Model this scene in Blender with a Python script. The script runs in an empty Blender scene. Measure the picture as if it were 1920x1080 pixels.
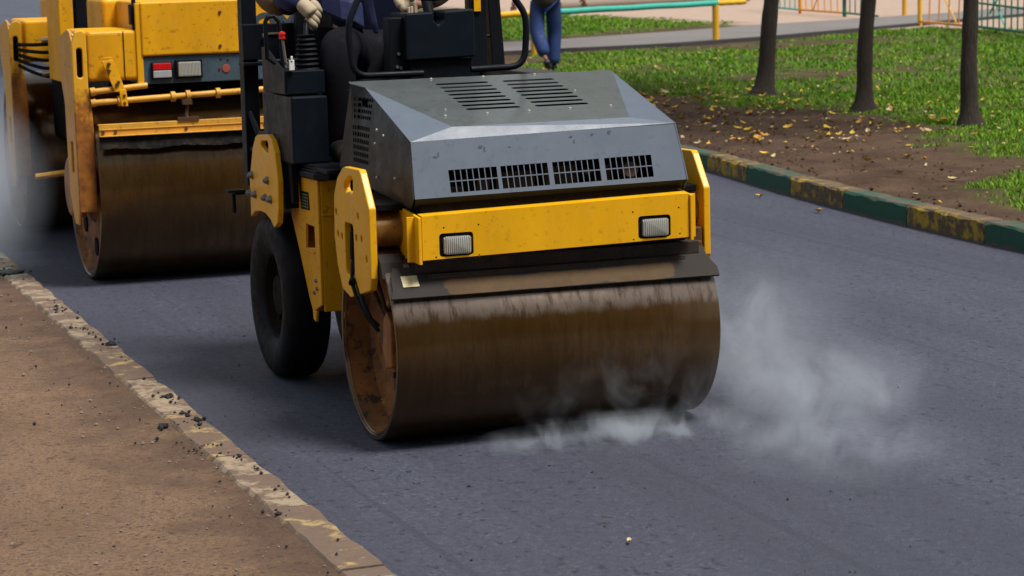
import bpy, bmesh, math, random
import numpy as np
from mathutils import Vector, Matrix
random.seed(7); rng = np.random.default_rng(11)
S = bpy.context.scene; C = S.collection; D = bpy.data
# ---------------------------------------------------------------- camera
CAM = (-2.8716, -7.8942, 1.7186); YAW, PITCH, ROLL, FPX = .3423, .1443, -.0264, 4425.
cy, sy, cp, sp = math.cos(YAW), math.sin(YAW), math.cos(PITCH), math.sin(PITCH)
fw = Vector((sy*cp, cy*cp, -sp)); rt = Vector((cy, -sy, 0)); up = rt.cross(fw)
r2 = rt*math.cos(ROLL)+up*math.sin(ROLL); u2 = -rt*math.sin(ROLL)+up*math.cos(ROLL)
cam = D.cameras.new('camera'); co = D.objects.new('camera', cam); C.objects.link(co)
M = Matrix((r2, u2, -fw)).transposed().to_4x4(); M.translation = Vector(CAM); co.matrix_world = M
cam.sensor_width = 36; cam.lens = FPX/1920*36; cam.clip_start = .1; cam.clip_end = 500
cam.dof.use_dof = True; cam.dof.focus_distance = 8.3; cam.dof.aperture_fstop = 9
S.camera = co
# ---------------------------------------------------------------- light
SUN_EL, SUN_AZ = math.radians(62), math.radians(140)   # azimuth of the sun, clockwise from +Y
W = D.worlds.new('World'); S.world = W; W.use_nodes = True
wn = W.node_tree.nodes; sk = wn.new('ShaderNodeTexSky'); sk.sky_type = 'NISHITA'; sk.sun_disc = False
sk.sun_elevation = SUN_EL; sk.sun_rotation = SUN_AZ; sk.air_density = 1.0; sk.dust_density = 5.0; sk.ozone_density = 1.0
wl = W.node_tree.links.new                      # broken white cloud over the sky
wc = wn.new('ShaderNodeTexCoord'); wz = wn.new('ShaderNodeTexNoise'); wz.inputs['Scale'].default_value = 2.2; wz.inputs['Detail'].default_value = 6; wl(wc.outputs['Generated'], wz.inputs['Vector'])
wr = wn.new('ShaderNodeValToRGB'); wr.color_ramp.elements[0].position = .30; wr.color_ramp.elements[0].color = (.35, .35, .35, 1); wr.color_ramp.elements[1].position = .60; wr.color_ramp.elements[1].color = (1, 1, 1, 1); wl(wz.outputs[0], wr.inputs[0])
wm = wn.new('ShaderNodeMix'); wm.data_type = 'RGBA'; wl(wr.outputs[0], wm.inputs['Factor']); wl(sk.outputs[0], wm.inputs['A']); wm.inputs['B'].default_value = (10, 10.9, 12, 1)
wl(wm.outputs['Result'], wn['Background'].inputs[0]); wn['Background'].inputs[1].default_value = .037
sl = D.lights.new('sun', 'SUN'); so = D.objects.new('sun', sl); C.objects.link(so)
sl.energy = 3.6; sl.angle = math.radians(20); sl.color = (1, .96, .9)
sd = Vector((math.sin(SUN_AZ)*math.cos(SUN_EL), math.cos(SUN_AZ)*math.cos(SUN_EL), math.sin(SUN_EL)))
so.rotation_euler = sd.to_track_quat('Z', 'Y').to_euler(); so.location = sd*40
S.view_settings.view_transform = 'Standard'; S.view_settings.look = 'None'
S.view_settings.exposure = 0.46; S.view_settings.gamma = 1
S.cycles.max_bounces = 6; S.cycles.volume_step_rate = .3; S.cycles.volume_bounces = 1; S.cycles.volume_max_steps = 256
# ---------------------------------------------------------------- helpers
def tag(o, label, cat, group=None, kind=None):
    if label: o['label'] = label
    if cat: o['category'] = cat
    if group: o['group'] = group
    if kind: o['kind'] = kind
    return o
def thing(name, label, cat, loc=(0, 0, 0), rz=0, group=None):
    o = D.objects.new(name, None); C.objects.link(o); o.location = loc; o.rotation_euler = (0, 0, rz)
    o.empty_display_size = .2
    return tag(o, label, cat, group)
class MB:
    def __init__(s): s.v = []; s.f = []; s.m = []; s.k = 0
    def mat(s, k): s.k = k; return s
    def add(s, vs, fs):
        b = len(s.v); s.v += [tuple(p) for p in vs]; s.f += [tuple(b+i for i in f) for f in fs]; s.m += [s.k]*len(fs); return s
    def box(s, x0, x1, y0, y1, z0, z1):
        v = [(x, y, z) for z in (z0, z1) for y in (y0, y1) for x in (x0, x1)]
        return s.add(v, [(0, 2, 3, 1), (4, 5, 7, 6), (0, 1, 5, 4), (2, 6, 7, 3), (0, 4, 6, 2), (1, 3, 7, 5)])
    def hexa(s, bot, top):
        n = len(bot); return s.add(list(bot)+list(top), [tuple(range(n))[::-1], tuple(range(n, 2*n))]+[(i, (i+1) % n, n+(i+1) % n, n+i) for i in range(n)])
    def prism(s, poly, ax, a, b):     # poly: 2D in the two other axes (in order), extruded along axis ax
        def P(p, t): q = list(p); q.insert(ax, t); return q
        return s.hexa([P(p, a) for p in poly], [P(p, b) for p in poly])
    def plate(s, outer, holes, ax, a, b):
        def P(p, t): q = list(p); q.insert(ax, t); return Vector(q)
        off = Vector([0, 0, 0]); off[ax] = b-a
        return s.sheet([P(p, a) for p in outer], [[P(p, a) for p in h] for h in holes], off)
    def sheet(s, outer, holes, off):   # planar outline with holes, thickened by the vector off
        bm = bmesh.new(); loops = []
        for L in [outer]+list(holes):
            vs = [bm.verts.new(p) for p in L]; loops.append(vs)
            for i in range(len(vs)): bm.edges.new((vs[i], vs[(i+1) % len(vs)]))
        bmesh.ops.triangle_fill(bm, use_beauty=True, use_dissolve=False, edges=bm.edges[:])
        bm.verts.index_update(); n = len(bm.verts); off = Vector(off)
        V = [v.co.copy() for v in bm.verts]; F = [[v.index for v in f.verts] for f in bm.faces]
        fs = list(F)+[[n+i for i in f][::-1] for f in F]; b = 0
        for L in loops:
            k = len(L); fs += [(b+i, b+(i+1) % k, n+b+(i+1) % k, n+b+i) for i in range(k)]; b += k
        bm.free(); return s.add(V+[v+off for v in V], fs)
    def rings(s, R, cap=True, closed=False):
        n = len(R[0]); vs = [p for r in R for p in r]; fs = []
        for a in range(len(R)-(0 if closed else 1)):
            c = (a+1) % len(R)
            fs += [(a*n+i, a*n+(i+1) % n, c*n+(i+1) % n, c*n+i) for i in range(n)]
        if cap and not closed: fs += [tuple(range(n))[::-1], tuple((len(R)-1)*n+i for i in range(n))]
        return s.add(vs, fs)
    def tube(s, path, r, n=10, cap=True):
        path = [Vector(p) for p in path]; R = []
        rr = r if isinstance(r, (list, tuple)) else [r]*len(path); u = None
        for i, p in enumerate(path):
            t = (path[min(i+1, len(path)-1)]-path[max(i-1, 0)]).normalized()
            if u is None: u = t.orthogonal().normalized()
            u = (u-t*u.dot(t)).normalized(); w = t.cross(u)
            R.append([p+(u*math.cos(k*2*math.pi/n)+w*math.sin(k*2*math.pi/n))*rr[i] for k in range(n)])
        return s.rings(R, cap)
    def lathe(s, prof, c, ax=0, n=48, cap=False):   # prof: (along axis, radius)
        c = Vector(c); e = [Vector((0, 0, 0)) for _ in range(3)]; R = []
        for k in range(3): e[k][k] = 1
        A = e[ax]; U = e[(ax+1) % 3]; V = e[(ax+2) % 3]
        for t, r in prof: R.append([c+A*t+(U*math.cos(k*2*math.pi/n)+V*math.sin(k*2*math.pi/n))*r for k in range(n)])
        return s.rings(R, cap)
    def ball(s, c, r, n=12):
        rx, ry, rz = r if isinstance(r, (tuple, list)) else (r, r, r); R = []
        for j in range(1, n): 
            a = math.pi*j/n; R.append([(c[0]+rx*math.sin(a)*math.cos(2*math.pi*k/(n*2)), c[1]+ry*math.sin(a)*math.sin(2*math.pi*k/(n*2)), c[2]-rz*math.cos(a)) for k in range(n*2)])
        return s.rings(R, True)
    def build(s, name, mats, parent=None, bevel=0, smooth=False, seg=2):
        me = D.meshes.new(name); me.from_pydata(s.v, [], s.f)
        if not isinstance(mats, (list, tuple)): mats = [mats]
        for m in mats: me.materials.append(m)
        me.polygons.foreach_set('material_index', s.m); me.update()
        bm = bmesh.new(); bm.from_mesh(me); bmesh.ops.recalc_face_normals(bm, faces=bm.faces[:]); bm.to_mesh(me); bm.free()
        o = D.objects.new(name, me); C.objects.link(o)
        if parent: o.parent = parent
        if bevel:
            b = o.modifiers.new('bevel', 'BEVEL'); b.width = bevel; b.segments = seg; b.limit_method = 'ANGLE'; b.angle_limit = math.radians(35)
        if smooth: 
            for p in me.polygons: p.use_smooth = True
            try: me.set_sharp_from_angle(angle=math.radians(38))
            except Exception: pass
        return o
def build_split(mb, name, mats, parent=None, **k):     # one object for each loose piece
    par = list(range(len(mb.v)))
    def find(a):
        while par[a] != a: par[a] = par[par[a]]; a = par[a]
        return a
    for f in mb.f:
        for i in f[1:]: par[find(i)] = find(f[0])
    G = {}
    for f, mi in zip(mb.f, mb.m): G.setdefault(find(f[0]), []).append((f, mi))
    out = []
    for fs in G.values():
        ids = sorted({i for f, _ in fs for i in f}); mp = {i: j for j, i in enumerate(ids)}; q = MB()
        q.v = [mb.v[i] for i in ids]; q.f = [tuple(mp[i] for i in f) for f, _ in fs]; q.m = [mi for _, mi in fs]
        out.append(q.build(name, mats, parent, **k))
    return out
def skin(name, pts, edges, mat, parent=None, root=0, sub=2):
    me = D.meshes.new(name); me.from_pydata([p[:3] for p in pts], edges, []); me.materials.append(mat)
    o = D.objects.new(name, me); C.objects.link(o); o.parent = parent
    m = o.modifiers.new('skin', 'SKIN'); m.use_smooth_shade = True
    sv = me.skin_vertices[0].data if me.skin_vertices else None
    if sv is None:
        bm = bmesh.new(); bm.from_mesh(me); bm.verts.layers.skin.verify(); bm.to_mesh(me); bm.free(); sv = me.skin_vertices[0].data
    for i, p in enumerate(pts):
        r = p[3]; sv[i].radius = r if isinstance(r, tuple) else (r, r); sv[i].use_root = (i == root)
    b = o.modifiers.new('sub', 'SUBSURF'); b.levels = sub; b.render_levels = sub
    # bake the modifiers so that the object is a plain mesh
    dg = bpy.context.evaluated_depsgraph_get(); ev = o.evaluated_get(dg); nm = D.meshes.new_from_object(ev)
    o.modifiers.clear(); o.data = nm
    if not nm.materials: nm.materials.append(mat)
    for p in nm.polygons: p.use_smooth = True
    return o
def circ(cx, cz, r, n=20, a0=0, a1=2*math.pi):
    return [(cx+r*math.cos(a0+(a1-a0)*k/n), cz+r*math.sin(a0+(a1-a0)*k/n)) for k in range(n if a1-a0 > 6.28 else n+1)]
def rrect(x0, x1, z0, z1, r, n=4):
    o = []
    for cx, cz, a in ((x1-r, z1-r, 0), (x0+r, z1-r, 90), (x0+r, z0+r, 180), (x1-r, z0+r, 270)):
        o += [(cx+r*math.cos(math.radians(a+90*k/n)), cz+r*math.sin(math.radians(a+90*k/n))) for k in range(n+1)]
    return o
# ---------------------------------------------------------------- materials
def nodes(name):
    m = D.materials.new(name); m.use_nodes = True; nt = m.node_tree; return m, nt, nt.nodes['Principled BSDF'], nt.links.new
def ramp(nt, src, stops, interp='LINEAR'):
    r = nt.nodes.new('ShaderNodeValToRGB'); r.color_ramp.interpolation = interp
    while len(r.color_ramp.elements) < len(stops): r.color_ramp.elements.new(.5)
    for e, (p, c) in zip(r.color_ramp.elements, stops):
        e.position = p; e.color = (*(c if isinstance(c, (tuple, list)) else (c, c, c)), 1)
    nt.links.new(src, r.inputs[0]); return r.outputs[0]
def noise(nt, scale, detail=6, rough=.6, co=None, dist=0):
    n = nt.nodes.new('ShaderNodeTexNoise'); n.inputs['Scale'].default_value = scale; n.inputs['Detail'].default_value = detail
    n.inputs['Roughness'].default_value = rough; n.inputs['Distortion'].default_value = dist
    if co is None: co = geo(nt)
    nt.links.new(co, n.inputs['Vector']); return n.outputs[0]
def geo(nt, scale=None, rot=None):
    g = nt.nodes.new('ShaderNodeNewGeometry').outputs['Position']
    if scale is None and rot is None: return g
    mp = nt.nodes.new('ShaderNodeMapping'); nt.links.new(g, mp.inputs[0])
    if scale: mp.inputs['Scale'].default_value = scale
    if rot: mp.inputs['Rotation'].default_value = rot
    return mp.outputs[0]
def mix(nt, f, a, b):
    m = nt.nodes.new('ShaderNodeMix'); m.data_type = 'RGBA'
    for s, v in ((m.inputs['Factor'], f), (m.inputs['A'], a), (m.inputs['B'], b)):
        if isinstance(v, (int, float)): s.default_value = v
        elif isinstance(v, (tuple, list)): s.default_value = (*v, 1)
        else: nt.links.new(v, s)
    return m.outputs['Result']
def bump(nt, b, h, strength=.3, dist=.01):
    n = nt.nodes.new('ShaderNodeBump'); n.inputs['Strength'].default_value = strength; n.inputs['Distance'].default_value = dist
    nt.links.new(h, n.inputs['Height']); nt.links.new(n.outputs[0], b.inputs['Normal']); return n
def paint(name, base, rough=.4, metal=0, dirt=(.05, .035, .02), amount=.35, scale=6, streak=True, coat=0, bmp=.06, spec=.5):
    m, nt, b, L = nodes(name)
    co = geo(nt, (1, 1, .3)) if streak else geo(nt)
    f = ramp(nt, noise(nt, scale, 10, .68, co), [(.42, 0), (.78, 1)])
    f2 = ramp(nt, noise(nt, scale*9, 3, .6), [(.60, 0), (.66, .8)])
    col = mix(nt, f, base, tuple(base[i]*(1-amount)+dirt[i]*amount for i in range(3)))
    k = nt.nodes.new('ShaderNodeMath'); k.operation = 'MULTIPLY'; L(f2, k.inputs[0]); k.inputs[1].default_value = min(1, amount*1.2)
    col = mix(nt, k.outputs[0], col, dirt)
    L(col, b.inputs['Base Color']); b.inputs['Metallic'].default_value = metal
    L(ramp(nt, noise(nt, scale*2.3, 8, .7), [(.3, rough*.75), (.75, min(1, rough*1.5))]), b.inputs['Roughness'])
    b.inputs['Coat Weight'].default_value = coat; b.inputs['Coat Roughness'].default_value = .12; b.inputs['Specular IOR Level'].default_value = spec
    if bmp: bump(nt, b, noise(nt, 30, 4), bmp, .004)
    return m
def plain(name, base, rough=.5, metal=0, spec=.5):
    m, nt, b, L = nodes(name)
    L(mix(nt, noise(nt, 20, 5), tuple(c*.75 for c in base), tuple(min(1, c*1.25) for c in base)), b.inputs['Base Color'])
    b.inputs['Roughness'].default_value = rough; b.inputs['Metallic'].default_value = metal; b.inputs['Specular IOR Level'].default_value = spec
    return m
yellow = paint('yellow_paint', (.82, .41, .004), .38, 0, (.20, .09, .008), .25, 5, coat=.08, spec=.3)
yellow2 = paint('dirty_yellow_paint', (.76, .36, .006), .45, 0, (.14, .06, .012), .45, 4, spec=.25)
greypaint = paint('grey_paint', (.115, .14, .18), .42, 0, (.06, .062, .065), .25, 4, streak=False, coat=.4, bmp=.02, spec=.3)
roofpaint = paint('darkened_roof_paint', (.10, .115, .118), .32, 0, (.05, .05, .045), .45, 4, streak=False, coat=1, bmp=.03)  # hood paint darkened: the trees' dull reflection is put into the colour
black = paint('black_steel', (.006, .008, .012), .42, 0, (.012, .011, .010), .4, 6, spec=.1)
blacker = paint('dark_chassis', (.005, .0045, .0045), .8, 0, (.015, .010, .007), .5, 8, bmp=.2, spec=.1)
navy = paint('navy_steel', (.005, .009, .015), .4, 0, (.010, .010, .010), .3, 6, spec=.12)
slate = paint('slate_paint', (.05, .085, .115), .45, 0, (.03, .03, .03), .4, 5)
rubber = paint('rubber', (.005, .006, .009), .55, 0, (.02, .018, .017), .3, 10, streak=False, bmp=.15, spec=.12)
steel = plain('bolt_steel', (.22, .21, .19), .45, .7)
brass = plain('zinc', (.6, .5, .32), .35, .8)
rustm = paint('rust_steel', (.10, .045, .016), .6, .2, (.018, .01, .007), .9, 7, bmp=.4)
engine = plain('engine_block', (.16, .09, .05), .7)
red = plain('red_plastic', (.6, .012, .01), .25)
lampred = plain('red_lens', (.5, .01, .01), .2)
white = plain('white_plastic', (.7, .7, .68), .4)
def mk_drum(name, seed):
    m, nt, b, L = nodes(name)
    st = geo(nt, (9, 1.4, 1.4)); n1 = noise(nt, 3.0, 8, .7, st); n2 = noise(nt, 2.2, 6, .6)
    n3 = noise(nt, 26, 6, .7, geo(nt, (1, .35, .35)))
    c = mix(nt, ramp(nt, n2, [(.35, 0), (.7, 1)]), (.080, .038, .007), (.12, .068, .026))
    c = mix(nt, ramp(nt, n1, [(.45, 0), (.62, .8)]), c, (.07, .032, .007))
    c = mix(nt, ramp(nt, n3, [(.55, 0), (.75, .6)]), c, (.05, .025, .012))
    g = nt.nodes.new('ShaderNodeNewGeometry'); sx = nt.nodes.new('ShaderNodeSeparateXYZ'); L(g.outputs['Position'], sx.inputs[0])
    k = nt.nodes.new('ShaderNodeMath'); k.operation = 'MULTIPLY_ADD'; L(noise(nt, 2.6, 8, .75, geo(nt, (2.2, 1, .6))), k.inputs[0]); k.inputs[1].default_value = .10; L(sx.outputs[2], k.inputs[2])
    f = ramp(nt, k.outputs[0], [(.498, 0), (.522, .85), (.64, .85), (.68, 0)])  # pale band under the apron: sky reflection painted into the drum colour
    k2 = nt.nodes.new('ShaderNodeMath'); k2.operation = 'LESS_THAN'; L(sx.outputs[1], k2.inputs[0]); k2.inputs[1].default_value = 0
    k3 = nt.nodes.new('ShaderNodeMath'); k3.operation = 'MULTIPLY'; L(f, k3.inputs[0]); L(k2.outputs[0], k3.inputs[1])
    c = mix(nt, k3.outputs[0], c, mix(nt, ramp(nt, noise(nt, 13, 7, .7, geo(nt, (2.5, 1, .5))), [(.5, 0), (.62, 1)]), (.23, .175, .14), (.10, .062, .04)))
    L(c, b.inputs['Base Color']); b.inputs['Metallic'].default_value = .6
    L(ramp(nt, n1, [(.3, .14), (.7, .28)]), b.inputs['Roughness'])
    b.inputs['Coat Weight'].default_value = .25; b.inputs['Coat Roughness'].default_value = .15
    bump(nt, b, n3, .12, .006); return m
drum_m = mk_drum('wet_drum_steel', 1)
def mk_rust():
    m, nt, b, L = nodes('orange_rust')
    n1 = noise(nt, 5, 10, .75); n2 = noise(nt, 17, 8, .7)
    c = mix(nt, ramp(nt, n1, [(.35, 0), (.65, 1)]), (.10, .04, .012), (.32, .12, .02))
    c = mix(nt, ramp(nt, n2, [(.52, 0), (.6, 1)]), c, (.035, .015, .008))
    c = mix(nt, ramp(nt, noise(nt, 9, 6, .7), [(.64, 0), (.68, 1)]), c, (.60, .28, .02))
    L(c, b.inputs['Base Color']); b.inputs['Roughness'].default_value = .75; bump(nt, b, n2, .5, .006); return m
orust = mk_rust()
def mk_rusty_yellow():
    m, nt, b, L = nodes('rusting_yellow_paint')
    g = nt.nodes.new('ShaderNodeNewGeometry'); sx = nt.nodes.new('ShaderNodeSeparateXYZ'); L(g.outputs['Position'], sx.inputs[0])
    n1 = noise(nt, 6, 10, .75)
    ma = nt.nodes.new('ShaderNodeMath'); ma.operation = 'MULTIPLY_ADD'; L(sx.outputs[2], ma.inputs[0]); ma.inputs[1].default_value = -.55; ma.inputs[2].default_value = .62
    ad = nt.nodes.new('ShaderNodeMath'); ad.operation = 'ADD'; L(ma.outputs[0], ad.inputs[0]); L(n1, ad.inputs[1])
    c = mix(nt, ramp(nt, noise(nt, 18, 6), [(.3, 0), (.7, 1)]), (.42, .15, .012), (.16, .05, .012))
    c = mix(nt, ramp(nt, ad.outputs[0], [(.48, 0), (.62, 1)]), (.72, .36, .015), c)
    L(c, b.inputs['Base Color']); b.inputs['Roughness'].default_value = .5; bump(nt, b, n1, .3, .006); return m
ryellow = mk_rusty_yellow()
def mk_mud():
    m, nt, b, L = nodes('muddy_steel')
    g = nt.nodes.new('ShaderNodeNewGeometry'); sx = nt.nodes.new('ShaderNodeSeparateXYZ'); L(g.outputs['Position'], sx.inputs[0])
    n1 = noise(nt, 6, 10, .65); mr = nt.nodes.new('ShaderNodeMath'); mr.operation = 'ABSOLUTE'; 
    s1 = nt.nodes.new('ShaderNodeMath'); s1.operation = 'SUBTRACT'; L(sx.outputs[0], s1.inputs[0]); s1.inputs[1].default_value = .02; L(s1.outputs[0], mr.inputs[0])
    a = ramp(nt, mr.outputs[0], [(.40, 1), (.47, 0)])
    z = ramp(nt, sx.outputs[2], [(.535, .0), (.548, .5), (.585, .5), (.605, 0)])
    k = nt.nodes.new('ShaderNodeMath'); k.operation = 'MULTIPLY'; L(a, k.inputs[0]); L(z, k.inputs[1])
    k2 = nt.nodes.new('ShaderNodeMath'); k2.operation = 'ADD'; L(k.outputs[0], k2.inputs[0]); L(n1, k2.inputs[1])
    mud = mix(nt, noise(nt, 14, 8, .7), (.045, .028, .014), (.13, .082, .042))
    c = mix(nt, ramp(nt, k2.outputs[0], [(.82, 0), (.86, 1)]), mix(nt, noise(nt, 5, 6), (.02, .021, .025), (.05, .038, .028)), mud)
    L(c, b.inputs['Base Color']); b.inputs['Roughness'].default_value = .75; b.inputs['Specular IOR Level'].default_value = .15; bump(nt, b, n1, .4, .008); return m
mud_m = mk_mud()
def mk_lens():
    m, nt, b, L = nodes('ribbed_lamp_glass')
    w = nt.nodes.new('ShaderNodeTexWave'); w.inputs['Scale'].default_value = 42; w.bands_direction = 'X'; w.inputs['Distortion'].default_value = .3
    L(geo(nt), w.inputs['Vector'])
    L(mix(nt, w.outputs['Fac'], (.30, .29, .25), (.62, .61, .56)), b.inputs['Base Color'])
    b.inputs['Roughness'].default_value = .18; b.inputs['Metallic'].default_value = .35; bump(nt, b, w.outputs['Fac'], .6, .006); return m
lens = mk_lens()
# cloth and skin
denim = paint('denim', (.010, .035, .15), .8, 0, (.01, .02, .07), .7, 9, bmp=.4)
darkcloth = paint('dark_trousers', (.007, .007, .011), .85, 0, (.014, .012, .012), .5, 9, bmp=.4, spec=.1)
bluecloth = paint('blue_work_jacket', (.003, .009, .058), .8, 0, (.01, .015, .06), .6, 10, bmp=.5)
browncloth = paint('brown_sleeve', (.13, .07, .03), .9, 0, (.04, .025, .015), .6, 12, bmp=.5)
olive = paint('dark_olive_jacket', (.035, .03, .018), .85, 0, (.012, .01, .008), .6, 12, bmp=.5)
glove = paint('knit_glove', (.42, .34, .23), .9, 0, (.2, .14, .08), .4, 16, streak=False, bmp=.3)
skinm = plain('skin', (.42, .2, .13), .55)
hairm = plain('hair', (.03, .02, .015), .7)
shoe_m = plain('shoe', (.02, .018, .018), .5)
# ---------------------------------------------------------------- ground, noise fields
def vnoise(x, y, seed=0):
    xi = np.floor(x).astype(np.int64); yi = np.floor(y).astype(np.int64); xf = x-xi; yf = y-yi
    def h(a, b):
        n = (a*374761393+b*668265263+seed*974634777) & 0xffffffff; n = ((n ^ (n >> 13))*1274126177) & 0xffffffff
        return ((n ^ (n >> 16)) & 0xffff)/65535.
    u = xf*xf*(3-2*xf); v = yf*yf*(3-2*yf)
    return (h(xi, yi)*(1-u)+h(xi+1, yi)*u)*(1-v)+(h(xi, yi+1)*(1-u)+h(xi+1, yi+1)*u)*v
def fbm(x, y, s, o=4, seed=0):
    t = 0; a = .5; n = 0
    for k in range(o): t = t+a*vnoise(x*s, y*s, seed+k); n += a; s *= 2.03; a *= .55
    return t/n
VZ = .125      # height of the verge above the asphalt
KERB = [(3.97, -40), (3.97, 3.1), (4.0, 3.9), (4.05, 4.8), (4.14, 5.8), (4.25, 6.7), (4.38, 7.6), (4.48, 8.4), (4.53, 9.6), (4.54, 12), (4.55, 42), (6, 49), (12, 60), (30, 78), (45, 95)]
ky = np.array([p[1] for p in KERB]); kx = np.array([p[0] for p in KERB])
def kerbx(y): return np.interp(y, ky, kx)
def sstep(a, b, t): t = np.clip((t-a)/(b-a), 0, 1); return t*t*(3-2*t)
PATH_LO = np.array([(2, 25.2), (9.1, 25.5), (11.9, 25.8), (13.9, 26.8), (15.8, 28.0), (18.3, 29.6), (20.5, 31.0), (30, 37)])
PATH_HI = np.array([(2, 29.0), (10.4, 29.3), (11.3, 29.5), (14.2, 30.9), (16.7, 32.4), (18.8, 33.2), (22, 34.6), (30, 40)])
def classes(x, y):
    n = fbm(x, y, .9, 5, 3); n2 = fbm(x, y, 3.1, 4, 9)
    lim = np.interp(y, [0, 3, 5.2, 5.6, 6.6, 7.2, 8.2, 9.5, 11, 14, 18, 22, 24], [4.5, 4.4, 4.6, 5.6, 6.3, 6.15, 6.05, 6.95, 7.3, 6.9, 6.9, 7.8, 8.6])
    g = sstep(-.25, .35, x-lim+(n-.5)*1.6)
    g *= .35+.65*sstep(.40, .56, n*.5+n2*.5)
    for (cx, cy_, rx, ry) in ((13.6, 24.6, 2.6, 1.3), (10.0, 17.2, 1.6, .8), (11.5, 20.5, 1.4, .5)):
        g *= 1-.85*np.exp(-((x-cx)/rx)**2-((y-cy_)/ry)**2)*(.5+n)
    lo = np.interp(x, PATH_LO[:, 0], PATH_LO[:, 1]); hi = np.interp(x, PATH_HI[:, 0], PATH_HI[:, 1])
    g *= 1-sstep(-1.3, -.2, y-lo+(n-.5)*1.5)*(y < lo+1)
    g = np.where((y > lo-.1) & (y < hi+.1), 0, g)
    far = y > hi
    g = np.where(far, (.25+.75*sstep(.42, .52, n2*.5+n*.5))*sstep(.2, 1.8, y-hi), g)
    g = np.where(x < 9+(n-.5)*2, g*np.where(y > 22.5, .25, 1), g)
    sand = np.where(far | (x > 18), sstep(0, 1, x+(n-.5)*1.5-18.2-.27*(y-31)), 0)
    sand = np.maximum(sand, sstep(15.5, 17.5, x+(n-.5)*2)*sstep(27.6, 28.8, y))
    g = g*(1-sand)
    return np.clip(g, 0, 1), np.clip(sand, 0, 1), (y > lo-.4) & (y < hi+.3)
def mk_verge():
    ux = np.concatenate([np.linspace(0, 8, 90), np.linspace(8.15, 26, 110), np.linspace(26.5, 90, 50)])
    uy = np.concatenate([np.linspace(-40, 0, 20, endpoint=False), np.linspace(0, 14, 150, endpoint=False), np.linspace(14, 44, 150, endpoint=False), np.linspace(44, 90, 30)])
    X, Y = np.meshgrid(ux, uy, indexing='ij'); X = X+kerbx(Y)+.145
    g, s, pth = classes(X, Y)
    Z = VZ-.012+(fbm(X, Y, 2.2, 5, 21)-.5)*.07+(fbm(X, Y, 12, 3, 5)-.5)*.02
    flat = np.clip(ux/.35, 0, 1)[:, None]; Z = (VZ-.025)*(1-flat)+Z*flat
    Z = np.where(pth, np.minimum(Z, VZ-.03), Z); Z = np.where(s > .4, VZ-.02, Z)
    n, m = X.shape; V = np.stack([X, Y, Z], -1).reshape(-1, 3)
    i = np.arange(n*m).reshape(n, m); F = np.stack([i[:-1, :-1], i[1:, :-1], i[1:, 1:], i[:-1, 1:]], -1).reshape(-1, 4)
    me = D.meshes.new('verge'); me.from_pydata(V.tolist(), [], F.tolist()); me.polygons.foreach_set('use_smooth', [True]*len(F))
    a = me.color_attributes.new('cover', 'FLOAT_COLOR', 'POINT'); col = np.stack([g.ravel(), s.ravel(), 0*g.ravel(), 1+0*g.ravel()], -1)
    a.data.foreach_set('color', col.ravel().astype(np.float32))
    mt, nt, b, L = nodes('verge_soil')
    at = nt.nodes.new('ShaderNodeAttribute'); at.attribute_name = 'cover'; sx = nt.nodes.new('ShaderNodeSeparateColor'); L(at.outputs['Color'], sx.inputs[0])
    soil = mix(nt, ramp(nt, noise(nt, 2.5, 9, .7), [(.35, 0), (.65, 1)]), (.045, .026, .016), (.105, .064, .04))
    soil = mix(nt, ramp(nt, noise(nt, 40, 4, .7), [(.55, 0), (.75, .8)]), soil, (.15, .10, .065))
    grs = mix(nt, noise(nt, 6, 8, .7), (.04, .09, .008), (.09, .13, .025))
    c = mix(nt, sx.outputs[0], soil, grs)
    sand = mix(nt, noise(nt, 3, 10, .7), (.30, .21, .16), (.50, .38, .30))
    c = mix(nt, sx.outputs[1], c, sand); L(c, b.inputs['Base Color']); b.inputs['Roughness'].default_value = .95; b.inputs['Specular IOR Level'].default_value = .15
    bump(nt, b, noise(nt, 22, 8, .7), .7, .03)
    me.materials.append(mt); o = D.objects.new('verge_ground', me); C.objects.link(o); tag(o, 'bare soil and lawn beyond the painted kerb', 'ground', kind='structure')
mk_verge()
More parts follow.
